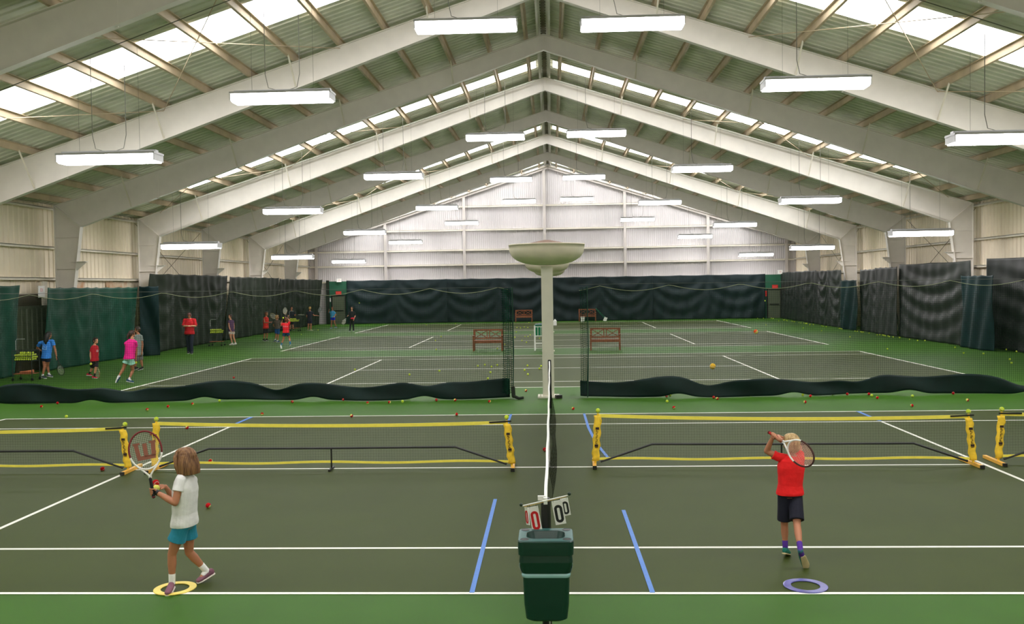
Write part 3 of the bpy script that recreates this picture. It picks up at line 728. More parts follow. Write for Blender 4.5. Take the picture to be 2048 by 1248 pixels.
ts = MB().box((15.96, 66.9, 1.85), (0.14, 0.03, 0.42)).top('notice_strip', m_exit, (15.96, 66.9, 1.85)); tag(ts, 'narrow red and white notice beside the right grey door', 'sign', 'signs around the doors')
ts = MB().box((-16.72, 66.9, 1.85), (0.1, 0.03, 0.3)).top('notice_strip', m_card, (-16.72, 66.9, 1.85)); tag(ts, 'narrow pale notice beside the left grey door', 'sign', 'signs around the doors')

# ------------------------------------------------------------------ divider nets with vinyl skirts
m_cart_ = mat('steel_cable', (70, 74, 66), rough=0.5)
def divider(xa, xb, lab, seed, edge_x, edge_side):
    Y = 21.5
    r = empty('divider_net', ((xa+xb)/2, Y, 0), lab, 'divider net', 'court divider nets')
    rnd = random.Random(seed); ph = [rnd.uniform(0, 6.28) for _ in range(6)]
    L_ = xb-xa
    def yof(x, z): return Y+0.12*math.sin(x*0.8+ph[0])+0.05*math.sin(x*2.7+ph[1])
    def top(x): return 2.70-0.13*abs(math.sin(x*1.9+ph[2]))
    def sk(x): return 0.42+0.05*math.sin(x*1.1+ph[3])+0.045*math.sin(x*2.6+ph[4])-0.13*max(0, math.sin(x*1.7+ph[5]))**4
    MB().grid(lambda u, v_: (xa+u*L_, yof(xa+u*L_, 0), 0.3+v_*(top(xa+u*L_)-0.3)), int(L_*10), 4).build('netting', m_divnet, r)
    def bot(x): return 0.015+0.08*max(0, math.sin(x*2.3+ph[2]))**4+0.02*max(0, math.sin(x*0.8+ph[0]))
    s = MB().grid(lambda u, v_: (xa+u*L_, yof(xa+u*L_, 0)-0.02-0.035*math.sin(math.pi*v_+(xa+u*L_)*2.3)*(.6+.4*math.sin((xa+u*L_)*3.1+ph[1]))-(0.05*(1-v_)), bot(xa+u*L_)+v_*(sk(xa+u*L_)-bot(xa+u*L_))), int(L_*14), 8)
    so = s.build('skirt', m_skirt, r, smooth=True)
    k = so.modifiers.new('thickness', 'SOLIDIFY'); k.thickness = 0.008
    # head rope in shallow scallops and the straight cable above it
    pts = []
    n = int(L_*8)
    for i in range(n+1):
        x = xa+L_*i/n; pts.append((x, yof(x, 0), top(x)))
    MB().tube(pts, 0.007, 5).build('head_rope', m_rope, r)
    MB().tube([(xa, Y, 2.74), (xb, Y, 2.70)], 0.005, 5).build('cable', m_cart_, r)
    # gathered end of the net at the centre gap
    e0, e1 = edge_x
    g_ = MB().grid(lambda u, v_: (e0+(e1-e0)*u+0.03*math.sin(v_*3), Y-0.05+0.10*math.sin(u*9), 0.12+v_*2.55), 16, 12)
    g_.build('gathered_net', m_divnet2 if edge_x[0] < 0 else m_divnet3, r)
    ex = e1 if edge_side > 0 else e0
    MB().tube([(ex, Y-.05, 0.02), (ex+0.03*edge_side, Y-.05, 1.2), (ex+0.02*edge_side, Y-.05, 2.7)], 0.014, 6).build('edge_cord', m_cord, r)
    tb = MB().tube([(ex, Y-.1, .3), (ex+.02*edge_side, Y-.15, .08), (ex+.15*edge_side, Y-.2, .03), (ex+.26*edge_side, Y-.22, .05)], [.05, .05, .035, .03], 8)
    if edge_x[0] < 0: tb.build('tail', m_cleft, r)
    return r
divider(-17.1, -0.98, 'green court divider net with dark skirt, left of the centre post', 3, (-1.16, -0.9), 1)
divider(0.73, 16.9, 'green court divider net with dark skirt, right of the centre post', 8, (0.73, 0.9), 1)

# ------------------------------------------------------------------ main tennis net of the near court
nt_ = empty('tennis_net', (0, 13.3, 0), 'black tennis net with white top band, running away down the near court', 'tennis net')
YN, YP = 6.93, 19.75
def ntop(y):
    t = (y-YN)/(YP-YN); return 1.05-0.52*t*(1-t)
MB().lathe((0, YN, 0), [(0.038, 0), (0.038, 1.07), (0.03, 1.08), (0.001, 1.085)], 16).build('post', m_black, nt_, smooth=False)
MB().lathe((0, YP, 0), [(0.038, 0), (0.038, 1.07), (0.03, 1.08), (0.001, 1.085)], 16).build('post', m_black, nt_)
MB().grid(lambda u, v_: (0.012+0.10*math.sin(math.pi*u)**2*math.sin(math.pi*v_)+0.03*math.sin(u*22)*(1-v_), YN+0.05+u*(YP-YN-.1), 0.03+v_*(ntop(YN+u*(YP-YN))-0.05)), 120, 8).build('netting', m_mainnet, nt_)
n = 60
rg = []
for i in range(n+1):
    y = YN+0.04+(YP-YN-.08)*i/n; z = ntop(y); wv = 0.003*math.sin(y*3.1)
    rg.append([V((wv-0.013, y, z-.055)), V((wv-0.013, y, z)), V((wv, y, z+.008)), V((wv+0.013, y, z)), V((wv+0.013, y, z-.055))])
MB().loft(rg).build('top_band', m_white, nt_)
MB().tube([(0, YN-.0, 1.04), (-0.01, YN+.2, .98), (0.01, YN-.045, 0.7), (0.02, YN-.045, .1)], 0.006, 6).build('crank_cable', m_silver, nt_)
MB().box((0, 13.335, 0.45), (0.02, 0.05, 0.88)).build('centre_strap', m_white, nt_)

# court organiser: bin with cup holders on the near post
bn = empty('waste_bin', (0, 6.75, 0.25), 'dark green bin with cup holder lid hanging on the near net post', 'bin')
def rrect(cx, cy, w_, d_, r, z, n=6):
    out = []
    for qx, qy, a0 in ((1, 1, 0), (-1, 1, 90), (-1, -1, 180), (1, -1, 270)):
        for i in range(n+1):
            a = math.radians(a0+90*i/n)
            out.append(V((cx+qx*(w_/2-r)+r*math.cos(a), cy+qy*(d_/2-r)+r*math.sin(a), z)))
    return out
cy_ = 6.70
MB().loft([rrect(0, cy_, .27, .24, .06, .235), rrect(0, cy_, .31, .27, .055, .25), rrect(0, cy_, .335, .29, .05, .36), rrect(0, cy_, .35, .31, .04, .60)]).build('bucket', m_bin, bn, smooth=False)
MB().loft([rrect(0, cy_, .352, .312, .04, .60), rrect(0, cy_, .40, .34, .04, .69), rrect(0, cy_, .385, .33, .04, .76)]).build('collar', m_bin, bn)
lid = MB().loft([rrect(0, cy_, .41, .36, .05, .745), rrect(0, cy_, .415, .365, .05, .80), rrect(0, cy_, .415, .365, .05, .845)], caps=False)
# lid top with a recessed tray: outer ring then tray
lid.loft([rrect(0, cy_, .415, .365, .05, .845), rrect(0, cy_, .405, .355, .05, .853), rrect(0, cy_, .29, .21, .07, .853), rrect(0, cy_, .25, .17, .06, .80)], caps=False)
lid.loft([rrect(0, cy_, .25, .17, .06, .80), rrect(0, cy_, .02, .02, .005, .799)], caps=True)
lid.build('lid', m_bin, bn)
MB().loft([rrect(0, cy_, .407, .357, .05, .8535), rrect(0, cy_, .375, .325, .05, .8555), rrect(0, cy_, .30, .22, .07, .8545)], caps=False).build('lid_rim', m_bin2, bn)
for sx in (-1, 1):
    for sy in (-1, 1):
        MB().lathe((sx*.158, cy_+sy*.128, .80), [(.033, .0565), (.030, .0575), (.027, .03), (.005, .028)], 20).build('cup_holder', m_black, bn)
MB().loft([rrect(0, cy_, .356, .318, .04, .575), rrect(0, cy_, .366, .328, .045, .59), rrect(0, cy_, .358, .32, .04, .605)], caps=False).build('bin_liner', m_bag, bn)
for sx in (-1, 1):
    MB().grid(lambda u, v_: (sx*(.178+.018*math.sin(v_*3.1)+.004*math.sin(u*20)), cy_-.13+.18*u, .60+.13*v_), 10, 6).build('liner_ear', m_bag, bn)
MB().box((0, 6.87, .62), (.12, .06, .2)).box((0, 6.87, .80), (.12, .06, .06)).build('clamp', m_black, bn)

# flip score cards
sb = empty('score_board', (0, 6.86, 1.0), 'tilted brass rail of flip score cards on the near net post', 'scoreboard')
pa, pb = V((-0.178, 6.86, 1.035)), V((0.172, 6.80, 1.128))
tilt = (pb-pa).normalized()
MB().tube([pa, pb], 0.0045, 8).build('rail', m_card, sb)
MB().tube([pa+V((0.01, .012, -.012)), pb+V((-.01, .012, -.012))], 0.003, 8).build('rail', m_brass, sb)
for p, s in ((pa, -1), (pb, 1)):
    MB().ell(p+tilt*s*0.012+V((0, 0, .01)), .014, .014, .014).build('knob', m_knob, sb, smooth=True)
MB().box(V((0, 6.85, 1.075)), (.03, .03, .05)).box(V((-.03, 6.88, 1.09)), (.06, .02, .035)).build('bracket', m_card, sb)
def oring(c, rt, upv, w_, h_, t_, th, n=10):
    """flat zero numeral: a rounded-rectangle ring"""
    nn = V(rt).cross(V(upv)); rings = []
    def rr(W, H, R):
        o = []
        for qx, qy, a0 in ((1, 1, 0), (-1, 1, 90), (-1, -1, 180), (1, -1, 270)):
            for i in range(n+1):
                a = math.radians(a0+90*i/n); o.append((qx*(W/2-R)+R*math.cos(a), qy*(H/2-R)+R*math.sin(a)))
        return o
    A = rr(w_, h_, w_*.48); B_ = rr(w_-2*t_, h_-2*t_, (w_-2*t_)*.45)
    def P(q, d): return V(c)+V(rt)*q[0]+V(upv)*q[1]+nn*d
    rings = [[P(q, 0) for q in A], [P(q, th) for q in A], [P(q, th) for q in B_], [P(q, 0) for q in B_]]
    return MB().loft(rings, close=True)
def card(topc, w_, h_, yawz, lean, m_num, small=False):
    rt = V((math.cos(yawz)*math.cos(.17), math.sin(yawz)*math.cos(.17), math.sin(.17))).normalized(); dn = V((math.sin(lean), 0, -math.cos(lean)))
    dn = (dn-rt*dn.dot(rt)).normalized(); upv = -dn; nn = rt.cross(upv)
    if nn.y > 0: nn = -nn
    c = V(topc)+dn*h_/2
    B = M((rt, nn, upv)).transposed()
    cd = MB().box(c, (w_, .006, h_), B).build('score_card', m_card, sb)
    cc = c+dn*h_*0.05+nn*.004
    num = oring(cc, rt, upv, w_*.76, h_*.74, w_*.25, .002)
    if rt.cross(upv).dot(nn) < 0: num = oring(cc, rt, upv, w_*.76, h_*.74, w_*.25, -.002)
    num.build('numeral', m_num, cd)
    for s in (-1, 1):
        MB().tube([V(topc)+rt*s*w_*.32+nn*.003+dn*.008, V(topc)+rt*s*w_*.32-nn*.004+upv*.014, V(topc)+rt*s*w_*.32-nn*.012+dn*.006], .0018, 6).build('ring', m_black, cd)
card((-0.098, 6.85, 1.030), .078, .196, 0.0, .05, m_red)
card((-0.150, 6.865, 1.022), .055, .135, -1.1, .03, m_red)
card((0.086, 6.825, 1.082), .082, .185, 0.0, .16, m_blk)
card((0.142, 6.835, 1.098), .062, .135, 0.0, .16, m_blk)

# ------------------------------------------------------------------ portable yellow mini nets
def mini_net(xa, xb, ya, yb, za, zb, lab, black_end, seed, vis=(True, True)):
    r = empty('mini_net', ((xa+xb)/2, (ya+yb)/2, 0), lab, 'mini tennis net', 'portable yellow mini tennis nets across the near court')
    A = V((xa, ya, 0)); B = V((xb, yb, 0)); t = (B-A).normalized(); L_ = (B-A).length
    rnd = random.Random(seed)
    def at(s, z): return A+t*s+V((0, 0, z))
    def zt(s): u = s/L_; return za+(zb-za)*u-0.09*4*u*(1-u)*0.5-.03
    # posts, slightly leaning, with padded sleeve
    for i, (s, z, o_) in enumerate(((0, za, -1), (L_, zb, 1))):
        if not vis[i]: continue
        p0 = at(s, 0.04); p1 = at(s, z)+t*(-o_)*0.03*0+V((-0.03*o_ if i else 0.06, 0, 0))
        p1 = at(s, z)+V(((0.05 if i == 0 else -0.07), 0, 0))
        po = MB().tube([p0, p1], 0.018, 10).build('post', m_nety, r)
        rings = []
        for k in range(19):
            q = k/18; c = p0.lerp(p1, 0.06+q*(0.86 if i == (black_end > 0) else 0.9)); wv = 0.056+0.0025*math.sin(k*1.9+seed)+0.002*math.sin(k*4.7)
            rings.append([c+V((wv*math.cos(a)+.008*math.sin(k*1.3), 0.028*math.sin(a), 0)) for a in [2*math.pi*j/16 for j in range(16)]])
        sl = MB().loft(rings).build('sleeve', m_nety, r, smooth=True)
        # dark print down the sleeve: two blocks with small marks between
        pm = MB(); q0 = p0.lerp(p1, .37); q1 = p0.lerp(p1, .71); dirv = (p1-p0).normalized(); rt = V((1, 0, 0))
        pm.box(q1+V((0, -.033, 0)), (.052, .008, .034)); pm.box(q0+V((0, -.033, 0)), (.052, .008, .034))
        pm.bar(q0+V((-.02, -.034, -.03)), q0+V((.024, -.034, -.024)), .008, .006)
        for k in range(7):
            c = q0.lerp(q1, .15+.7*k/6)+V((0, -.034, 0))
            sg = 1 if k % 2 else -1
            pm.bar(c+V((-.016, 0, -.008*sg)), c+V((.014, 0, .009*sg)), .007, .006)
            if k % 3 == 0: pm.bar(c+V((-.01, 0, .012)), c+V((-.012, 0, -.012)), .006, .006)
        pm.build('print', m_mark, sl)
        ft = MB().bar(at(s, .03)+V((0, .42, 0)), at(s, .03)+V((0.02*o_, -.22, 0)), .055, .045)
        f_ = ft.build('foot', m_foot, r)
        MB().box(at(s, .03)+V((0.02*o_, -.235, 0)), (.058, .03, .05)).build('foot_cap', m_black, f_)
    # tapes
    nseg = 40
    for nm, zf, w_ in (('top_tape', lambda s: zt(s), .05), ('bottom_tape', lambda s: 0.115+0.01*math.sin(s*3), .034)):
        rings = []
        for i in range(nseg+1):
            s = 0.05+(L_-0.1)*i/nseg
            z = zf(s); p = at(s, z)
            rings.append([p+V((0, -.006, -w_/2)), p+V((0, .006, -w_/2)), p+V((0, .006, w_/2)), p+V((0, -.006, w_/2))])
        tp = MB().loft(rings).build(nm, m_band, r)
        if nm == 'top_tape' and black_end:
            s0 = 0.0 if black_end < 0 else L_-.33
            MB().bar(at(s0, zt(s0)+.012)+V((0, -.014, 0)), at(s0+.33, zt(s0+.33)+.018)+V((0, -.014, 0)), .012, .022).build('strap', m_black, tp)
    MB().grid(lambda u, v_: tuple(at(.04+u*(L_-.08), .11+v_*(zt(u*L_)-.13))+V((0, .02*math.sin(u*14)*math.sin(math.pi*v_), 0))), 60, 4).build('netting', m_mininet, r)
    # raised base bar with centre leg
    zb_ = 0.335
    MB().tube([at(.08, .07), at(.85, zb_), at(L_/2, zb_-.005), at(L_-.85, zb_), at(L_-.08, .07)], .016, 8).build('base_bar', m_black, r)
    MB().tube([at(L_/2, zb_), at(L_/2, .03)], .013, 8).bar(at(L_/2, .02)+V((0, .12, 0)), at(L_/2, .02)+V((0, -.16, 0)), .03, .03).build('centre_leg', m_black, r)
    return r
mini_net(-11.65, -6.38, 13.2, 13.15, .70, .70, 'leftmost yellow mini net, cut off by the left picture edge', 1, 1)
mini_net(-6.02, -0.56, 13.25, 13.25, .76, .73, 'yellow mini net behind the blonde girl, left of the main net', 1, 2)
mini_net(0.69, 6.20, 13.38, 13.25, .80, .76, 'yellow mini net behind the boy in the red shirt, right of the main net', 1, 3)
mini_net(6.62, 12.0, 13.38, 13.3, .77, .77, 'rightmost yellow mini net, cut off by the right picture edge', -1, 4)

# ------------------------------------------------------------------ balls
def ball_mesh(m):
    mb = MB().ell((0, 0, 0), .033, .033, .033, n=16, m=10)
    return mb.mesh('tennis_ball', m, smooth=True)
BM = {'y': ball_mesh(m_by), 'r': ball_mesh(m_br), 'd': ball_mesh(m_bd), 'o': ball_mesh(m_bo), 'f': ball_mesh(m_bf)}
rb = random.Random(5)
def ball(p, k, lab, grp, rot=None, scale=1.0):
    o = bpy.data.objects.new('tennis_ball', BM[k]); sc.collection.objects.link(o)
    o.location = p; o.scale = (scale,)*3
    if rot: o.rotation_euler = rot
    elif k in 'rd': o.rotation_euler = V((rb.uniform(-1, 1), -.35, rb.uniform(-.5, .9))).to_track_quat('-Z', 'Y').to_euler()
    else: o.rotation_euler = (rb.uniform(0, 6.28), rb.uniform(0, 6.28), rb.uniform(0, 6.28))
    tag(o, lab, 'tennis ball', grp); return o
for x, y, k, lab in NEAR_BALLS: ball((x, y, .034), k, lab, 'loose practice balls on the court floor')
for x, y in FAR_BALLS: ball((x, y, .034), 'y', 'yellow tennis ball scattered on the third or fourth court near the middle aisle', 'balls scattered on the far courts')
for x, y in WALL_BALLS: ball((x, y, .034), 'y', 'yellow tennis ball in the long litter of balls along the far right curtain', 'balls littered along the far right curtain')
ball((2.12, 11.5, 1.67), 'f', 'orange yellow foam ball in the air above the right court, near the wooden bench', 'balls in flight', scale=1.12)
ball((3.46, 15.0, 1.91), 'o', 'orange red ball in flight high over the far right courts', 'balls in flight', rot=(3.1, 0, 0), scale=1.1)
ball((-10.82, 50.0, 1.88), 'y', 'yellow ball in flight against the back curtain beside the black clothed player', 'balls in flight')
ball((10.47, 44.0, 1.80), 'y', 'yellow ball in flight right of the right grey door', 'balls in flight')
ball((-12.26, 40.35, 1.41), 'y', 'tossed ball in the air above the boy serving in a red shirt', 'balls in flight', scale=1.2)
for x, y, z, lab in ((-6.41, 13.15, .735, 'leftmost mini net right post'), (-5.97, 13.25, .795, 'yellow post behind the girl\'s racket'), (-0.63, 13.25, .775, 'yellow post just left of the main net'),
                     (0.74, 13.38, .845, 'yellow post just right of the main net'), (6.13, 13.25, .80, 'left one of the two close yellow posts at right'), (6.67, 13.38, .81, 'right one of the two close yellow posts at right')):
    ball((x, y, z), 'y', 'faded tennis ball capping the '+lab, 'balls capping the yellow net posts', scale=1.05)

# ------------------------------------------------------------------ benches
def make_bench():
    r = empty('wooden_bench', (0, 0, 0))
    W = 1.26
    for sx in (-1, 1):
        for nm, y, h in (('leg', -.25, .62), ('leg', .22, .88)):
            MB().box((sx*(W/2-.03), y, h/2), (.06, .06, h)).build(nm, m_wood, r)
        MB().box((sx*(W/2-.03), -.03, .64), (.07, .56, .035)).build('armrest', m_wood, r)
    s = MB()
    for k in range(5): s.box((0, -.22+k*.1, .43), (W-.06, .085, .025))
    s.box((0, -.27, .38), (W-.08, .03, .08)); s.build('seat', m_wood, r)
    b = MB().box((0, .22, .87), (W, .045, .07)).box((0, .22, .52), (W-.06, .04, .05))
    for x in (-.56, -.05, .05, .56): b.box((x, .22, .69), (.035, .03, .32))
    b.box((-.35, .22, .69), (.02, .0, .0))
    for cx in (-.305, .305):
        b.bar((cx-.23, .215, .55), (cx+.23, .215, .83), .028, .03, up=(0, 1, 0)); b.bar((cx-.23, .225, .83), (cx+.23, .225, .55), .028, .03, up=(0, 1, 0))
    b.build('backrest', m_wood, r)
    return r
b0 = make_bench()
for i, (x, y, rz, lab) in enumerate(((-2.64, 37.45, .0, 'wooden cross backed bench behind the left divider net, nearer left one'),
        (2.27, 37.2, -.05, 'wooden cross backed bench behind the right divider net, nearer right one'),
        (-2.02, 66.0, 0, 'wooden bench against the back curtain, left of the centre post'),
        (2.68, 66.0, 0, 'wooden bench against the back curtain, right of the centre post'))):
    o = b0 if i == 0 else copy_tree(b0); o.location = (x, y, 0); o.rotation_euler = (0, 0, rz); tag(o, lab, 'bench', 'wooden cross backed benches')

# green bin in a white stand, bucket, broom, box, jug
st = empty('ball_stand', (-.42, 37.3, 0), 'white framed stand holding a green tub, half hidden behind the centre post', 'stand')
f_ = MB()
for x in (-.66, -.14):
    for y in (37.1, 37.5): f_.box((x, y, .52), (.06, .06, 1.04))
for z in (.30, .62, 1.0):
    f_.box((-.4, 37.1, z), (.52, .03, .03)).box((-.4, 37.5, z), (.52, .03, .03))
for x in (-.53, -.4, -.27): f_.box((x, 37.1, .81), (.02, .02, .38))
f_.build('frame', m_white, st)
MB().loft([rrect(-.4, 37.3, .44, .34, .05, .60), rrect(-.4, 37.3, .5, .4, .05, 1.06)]).build('tub', m_greenbox, st)
MB().loft([rrect(-.4, 37.3, .54, .44, .05, 1.06), rrect(-.4, 37.3, .5, .4, .05, 1.10), rrect(-.4, 37.3, .1, .1, .03, 1.14)]).build('lid', m_bin2, st)
for x in (-.66, -.14): MB().lathe((x, 37.1, .03), [(.035, -.02), (.035, .02)], 12, B=M.Rotation(math.pi/2, 3, 'X')).build('wheel', m_black, st)
bk = MB().lathe((2.3, 65.2, 0), [(.13, 0), (.17, .34), (.18, .36), (.16, .36), (.14, .3)], 24).top('bucket', m_white, (2.3, 65.2, 0)); tag(bk, 'small white bucket in front of the far right bench', 'bucket')
br = empty('court_squeegee', (3.97, 65.8, 0), 'green handled squeegee leaning on the far right bench with white head', 'squeegee')
MB().tube([(3.92, 65.9, .22), (3.28, 65.75, .95)], .014, 6).tube([(4.0, 65.9, .25), (3.3, 65.7, .98)], .012, 6).build('handle', m_greenbox, br)
MB().box((3.99, 65.85, .14), (.22, .2, .3), M.Rotation(.4, 3, 'Y')).build('head', m_white, br)
bx = MB().box((.2, 21.45, .045), (.15, .12, .08), M.Rotation(.3, 3, 'Z')).top('small_box', m_black, (.2, 21.45, 0)); tag(bx, 'small black box on the floor at the centre post base plate', 'box')
jg = MB().lathe((.26, 60.0, 0), [(.12, 0), (.12, .3), (.05, .38), (.05, .42), (.001, .42)], 16).top('water_jug', m_white, (.26, 60.0, 0)); tag(jg, 'white jug peeking out right of the centre post near the back', 'jug')

# ------------------------------------------------------------------ target rings
def ring(c, ro, ri, m, name, lab):
    pr = [(ri, 0), (ri, .006), (ri+.01, .008), (ro-.01, .008), (ro, .006), (ro, 0)]
    rings = [[V((c[0]+r_*math.cos(2*math.pi*k/48), c[1]+r_*math.sin(2*math.pi*k/48), .006+z)) for k in range(48)] for r_, z in pr]
    o = MB().loft(rings, close=True).top(name, m, (c[0], c[1], 0), smooth=False); tag(o, lab, 'floor ring', 'rubber target rings on the floor')
ring((-3.43, 7.97), .188, .125, m_ringy, 'target_ring', 'flat yellow ring under the blonde girl\'s front foot')
ring((2.31, 8.03), .193, .125, m_ringb, 'target_ring', 'flat blue violet ring behind the boy in the red shirt')

# ------------------------------------------------------------------ blue tape strips
def tape(pts, lab, w_=.045):
    mb = MB(); P = [V((x, y, .0075)) for x, y in pts]
    rings = []
    for i, p in enumerate(P):
        t = (P[min(i+1, len(P)-1)]-P[max(i-1, 0)]).normalized(); n_ = V((-t.y, t.x, 0))*w_/2
        rings.append([p-n_-V((0, 0, .002)), p+n_-V((0, 0, .002)), p+n_+V((0, 0, .001)), p-n_+V((0, 0, .001))])
    o = mb.loft(rings).top('tape_strip', m_tape, (pts[0][0], pts[0][1], 0)); tag(o, lab, 'tape strip', 'blue tape strips on the near court')
tape([(-.68, 7.86), (-.69, 11.33)], 'blue tape strip left of the bin, on the near side of the mini nets')
tape([(.925, 7.86), (.90, 10.75)], 'blue tape strip right of the bin, ending by the blue ring side')
tape([(.72, 18.85), (.735, 17), (.80, 15.3), (.93, 13.9)], 'bent blue tape strip just left of the right mini net post', .05)
tape([(-.83, 18.85), (-.84, 17.6)], 'short blue tape piece behind the post left of the main net', .05)
tape([(-6.42, 17.5), (-6.40, 18.78)], 'blue tape extending the left service line to the doubles line', .07)
tape([(6.40, 17.5), (6.41, 18.8)], 'blue tape extending the right service line to the doubles line', .07)

# ------------------------------------------------------------------ ball carts
def cart(x, y, lab, n, rz=0.0, seed=0, where=''):
    r = empty('ball_cart', (x, y, 0), lab, 'ball cart', 'wire ball carts by the curtains')
    f_ = MB(); W, D_, z0, z1 = .62, .42, .62, .95
    for sx in (-1, 1):
        for sy in (-1, 1): f_.tube([(x+sx*W/2, y+sy*D_/2, .08), (x+sx*W/2, y+sy*D_/2, z1)], .011, 6)
    f_.build('frame', m_cart, r)
    b = MB()
    for z in (z0, (z0+z1)/2, z1): b.tube([(x-W/2, y-D_/2, z), (x+W/2, y-D_/2, z), (x+W/2, y+D_/2, z), (x-W/2, y+D_/2, z), (x-W/2, y-D_/2, z)], .006, 5)
    for k in range(11):
        for sy in (-1, 1): b.tube([(x-W/2+k*W/10, y+sy*D_/2, z0), (x-W/2+k*W/10, y+sy*D_/2, z1)], .0035, 4)
    for k in range(9): b.tube([(x-W/2, y-D_/2+k*D_/8, z0), (x+W/2, y-D_/2+k*D_/8, z0)], .0035, 4)
    for k in range(7):
        for sx in (-1, 1): b.tube([(x+sx*W/2, y-D_/2+k*D_/6, z0), (x+sx*W/2, y-D_/2+k*D_/6, z1)], .0035, 4)
    b.build('basket', m_cart, r)
    MB().box((x, y, .22), (W-.02, D_-.02, .02)).build('tray', m_wood, r)
    MB().tube([(x-W/2, y, z1), (x-W/2, y, 1.25), (x-W/2+.04, y, 1.3), (x-.02, y, 1.3)], .011, 6).build('handle', m_silver, r)
    for sx in (-1, 1):
        for sy in (-1, 1): MB().lathe((x+sx*W/2, y+sy*D_/2, .045), [(.02, -.014), (.042, -.012), (.042, .012), (.02, .014)], 14, B=M.Rotation(math.pi/2, 3, 'X')).build('wheel', m_black, r)
    rn = random.Random(seed)
    k = 0; lay = 0
    while k < n and lay < 4:
        for i in range(8):
            for j in range(5):
                if k >= n: break
                px, py = x-W/2+.06+i*.070+(lay % 2)*.02, y-D_/2+.06+j*.070+(lay % 2)*.02
                if lay == 3 and (i in (0, 7) or j in (0, 4) or rn.random() < .3): continue
                if lay < 3 and not (j == 0 or i in (0, 7)) and lay < 2: continue
                ball((px, py, z0+.045+lay*.066), 'y', 'yellow tennis ball heaped in the ball cart '+where, 'balls heaped in the cart '+where); k += 1
        lay += 1
    if seed == 1:
        tb = MB().tube([(x-.2, y, .262), (x+.05, y-.05, .275), (x+.24, y, .29)], [.02, .035, .05], 8).top('clothing_bundle', mat('salmon', (200, 120, 80), .8), (x, y, .23)); tag(tb, 'salmon coloured bundle on the lower tray of the left edge ball cart', 'bundle')
cart(-16.45, 27.2, 'wire ball cart at the left picture edge, full of yellow balls', 90, seed=1, where='at the left edge')
cart(-16.35, 42.9, 'wire ball cart between the coach and the girl in purple', 70, seed=2, where='beside the girl in purple')
cart(-16.5, 56.6, 'wire ball cart between the adult and the blond boy in dark clothes', 60, seed=3, where='beside the blond boy')
# ------------------------------------------------------------------ people
SK = mat('skin', (206, 146, 112), rough=0.55, noise=0.05, nscale=6)
SK2 = mat('skin_tan', (176, 116, 84), rough=0.55, noise=0.05, nscale=6)
m_eye = mat('eye_white', (235, 232, 226), rough=0.3)
m_iris = mat('iris_dark', (40, 30, 24), rough=0.2)
m_lip = mat('lip', (188, 104, 96), rough=0.5)
_cloth = {}
def cloth(c, b=0.5):
    if c not in _cloth: _cloth[c] = mat('cloth_%02x%02x%02x' % c, c, rough=0.85, noise=0.05, nscale=12, bump=b, bscale=22)
    return _cloth[c]
def hairm(c, c2):
    m = mat('hair_%02x%02x%02x' % c, c, rough=0.5, col2=c2, nscale=14)
    for n_ in m.node_tree.nodes:
        if n_.type == 'TEX_NOISE':
            n_.inputs['Scale'].default_value = 30
            mp = m.node_tree.nodes.new('ShaderNodeMapping'); mp.inputs['Scale'].default_value = (1.6, 1.6, 0.16)
            tc = m.node_tree.nodes.new('ShaderNodeTexCoord')
            m.node_tree.links.new(tc.outputs['Object'], mp.inputs[0]); m.node_tree.links.new(mp.outputs[0], n_.inputs['Vector'])
    return m

def ering(c, sx_, a, sy_, b, n=20, p=2.0):
    """closed ring around c spanned by a (side) and b (front)"""
    o = []
    for k in range(n):
        t = 2*math.pi*k/n; ct, st = math.cos(t), math.sin(t)
        f = lambda q: math.copysign(abs(q)**(2/p), q)
        o.append(c+a*sx_*f(ct)+b*sy_*f(st))
    return o
def capsule(mb, p, q, r0, r1, n=12, caps=True):
    p, q = V(p), V(q); t = (q-p)
    if t.length < 1e-5: return mb.ell(p, r0, r0, r0)
    t.normalize(); a = t.orthogonal().normalized(); b = t.cross(a)
    rings = []
    if caps:
        for k in (1, 2, 3): th = math.pi/2*(1-k/3.3); rings.append(ering(p-t*r0*math.sin(th), r0*math.cos(th), a, r0*math.cos(th), b, n))
    m = 4
    for i in range(m+1):
        u = i/m; r_ = r0+(r1-r0)*u; rings.append(ering(p.lerp(q, u), r_, a, r_, b, n))
    if caps:
        for k in (3, 2, 1): th = math.pi/2*(1-k/3.3); rings.append(ering(q+t*r1*math.sin(th), r1*math.cos(th), a, r1*math.cos(th), b, n))
    return mb.loft(rings)
def limb(mb, pts, rs, caps=True):
    for i in range(len(pts)-1): capsule(mb, pts[i], pts[i+1], rs[i], rs[i+1])
    return mb
def perp(v_, t):
    v_ = v_-t*v_.dot(t); return v_.normalized()

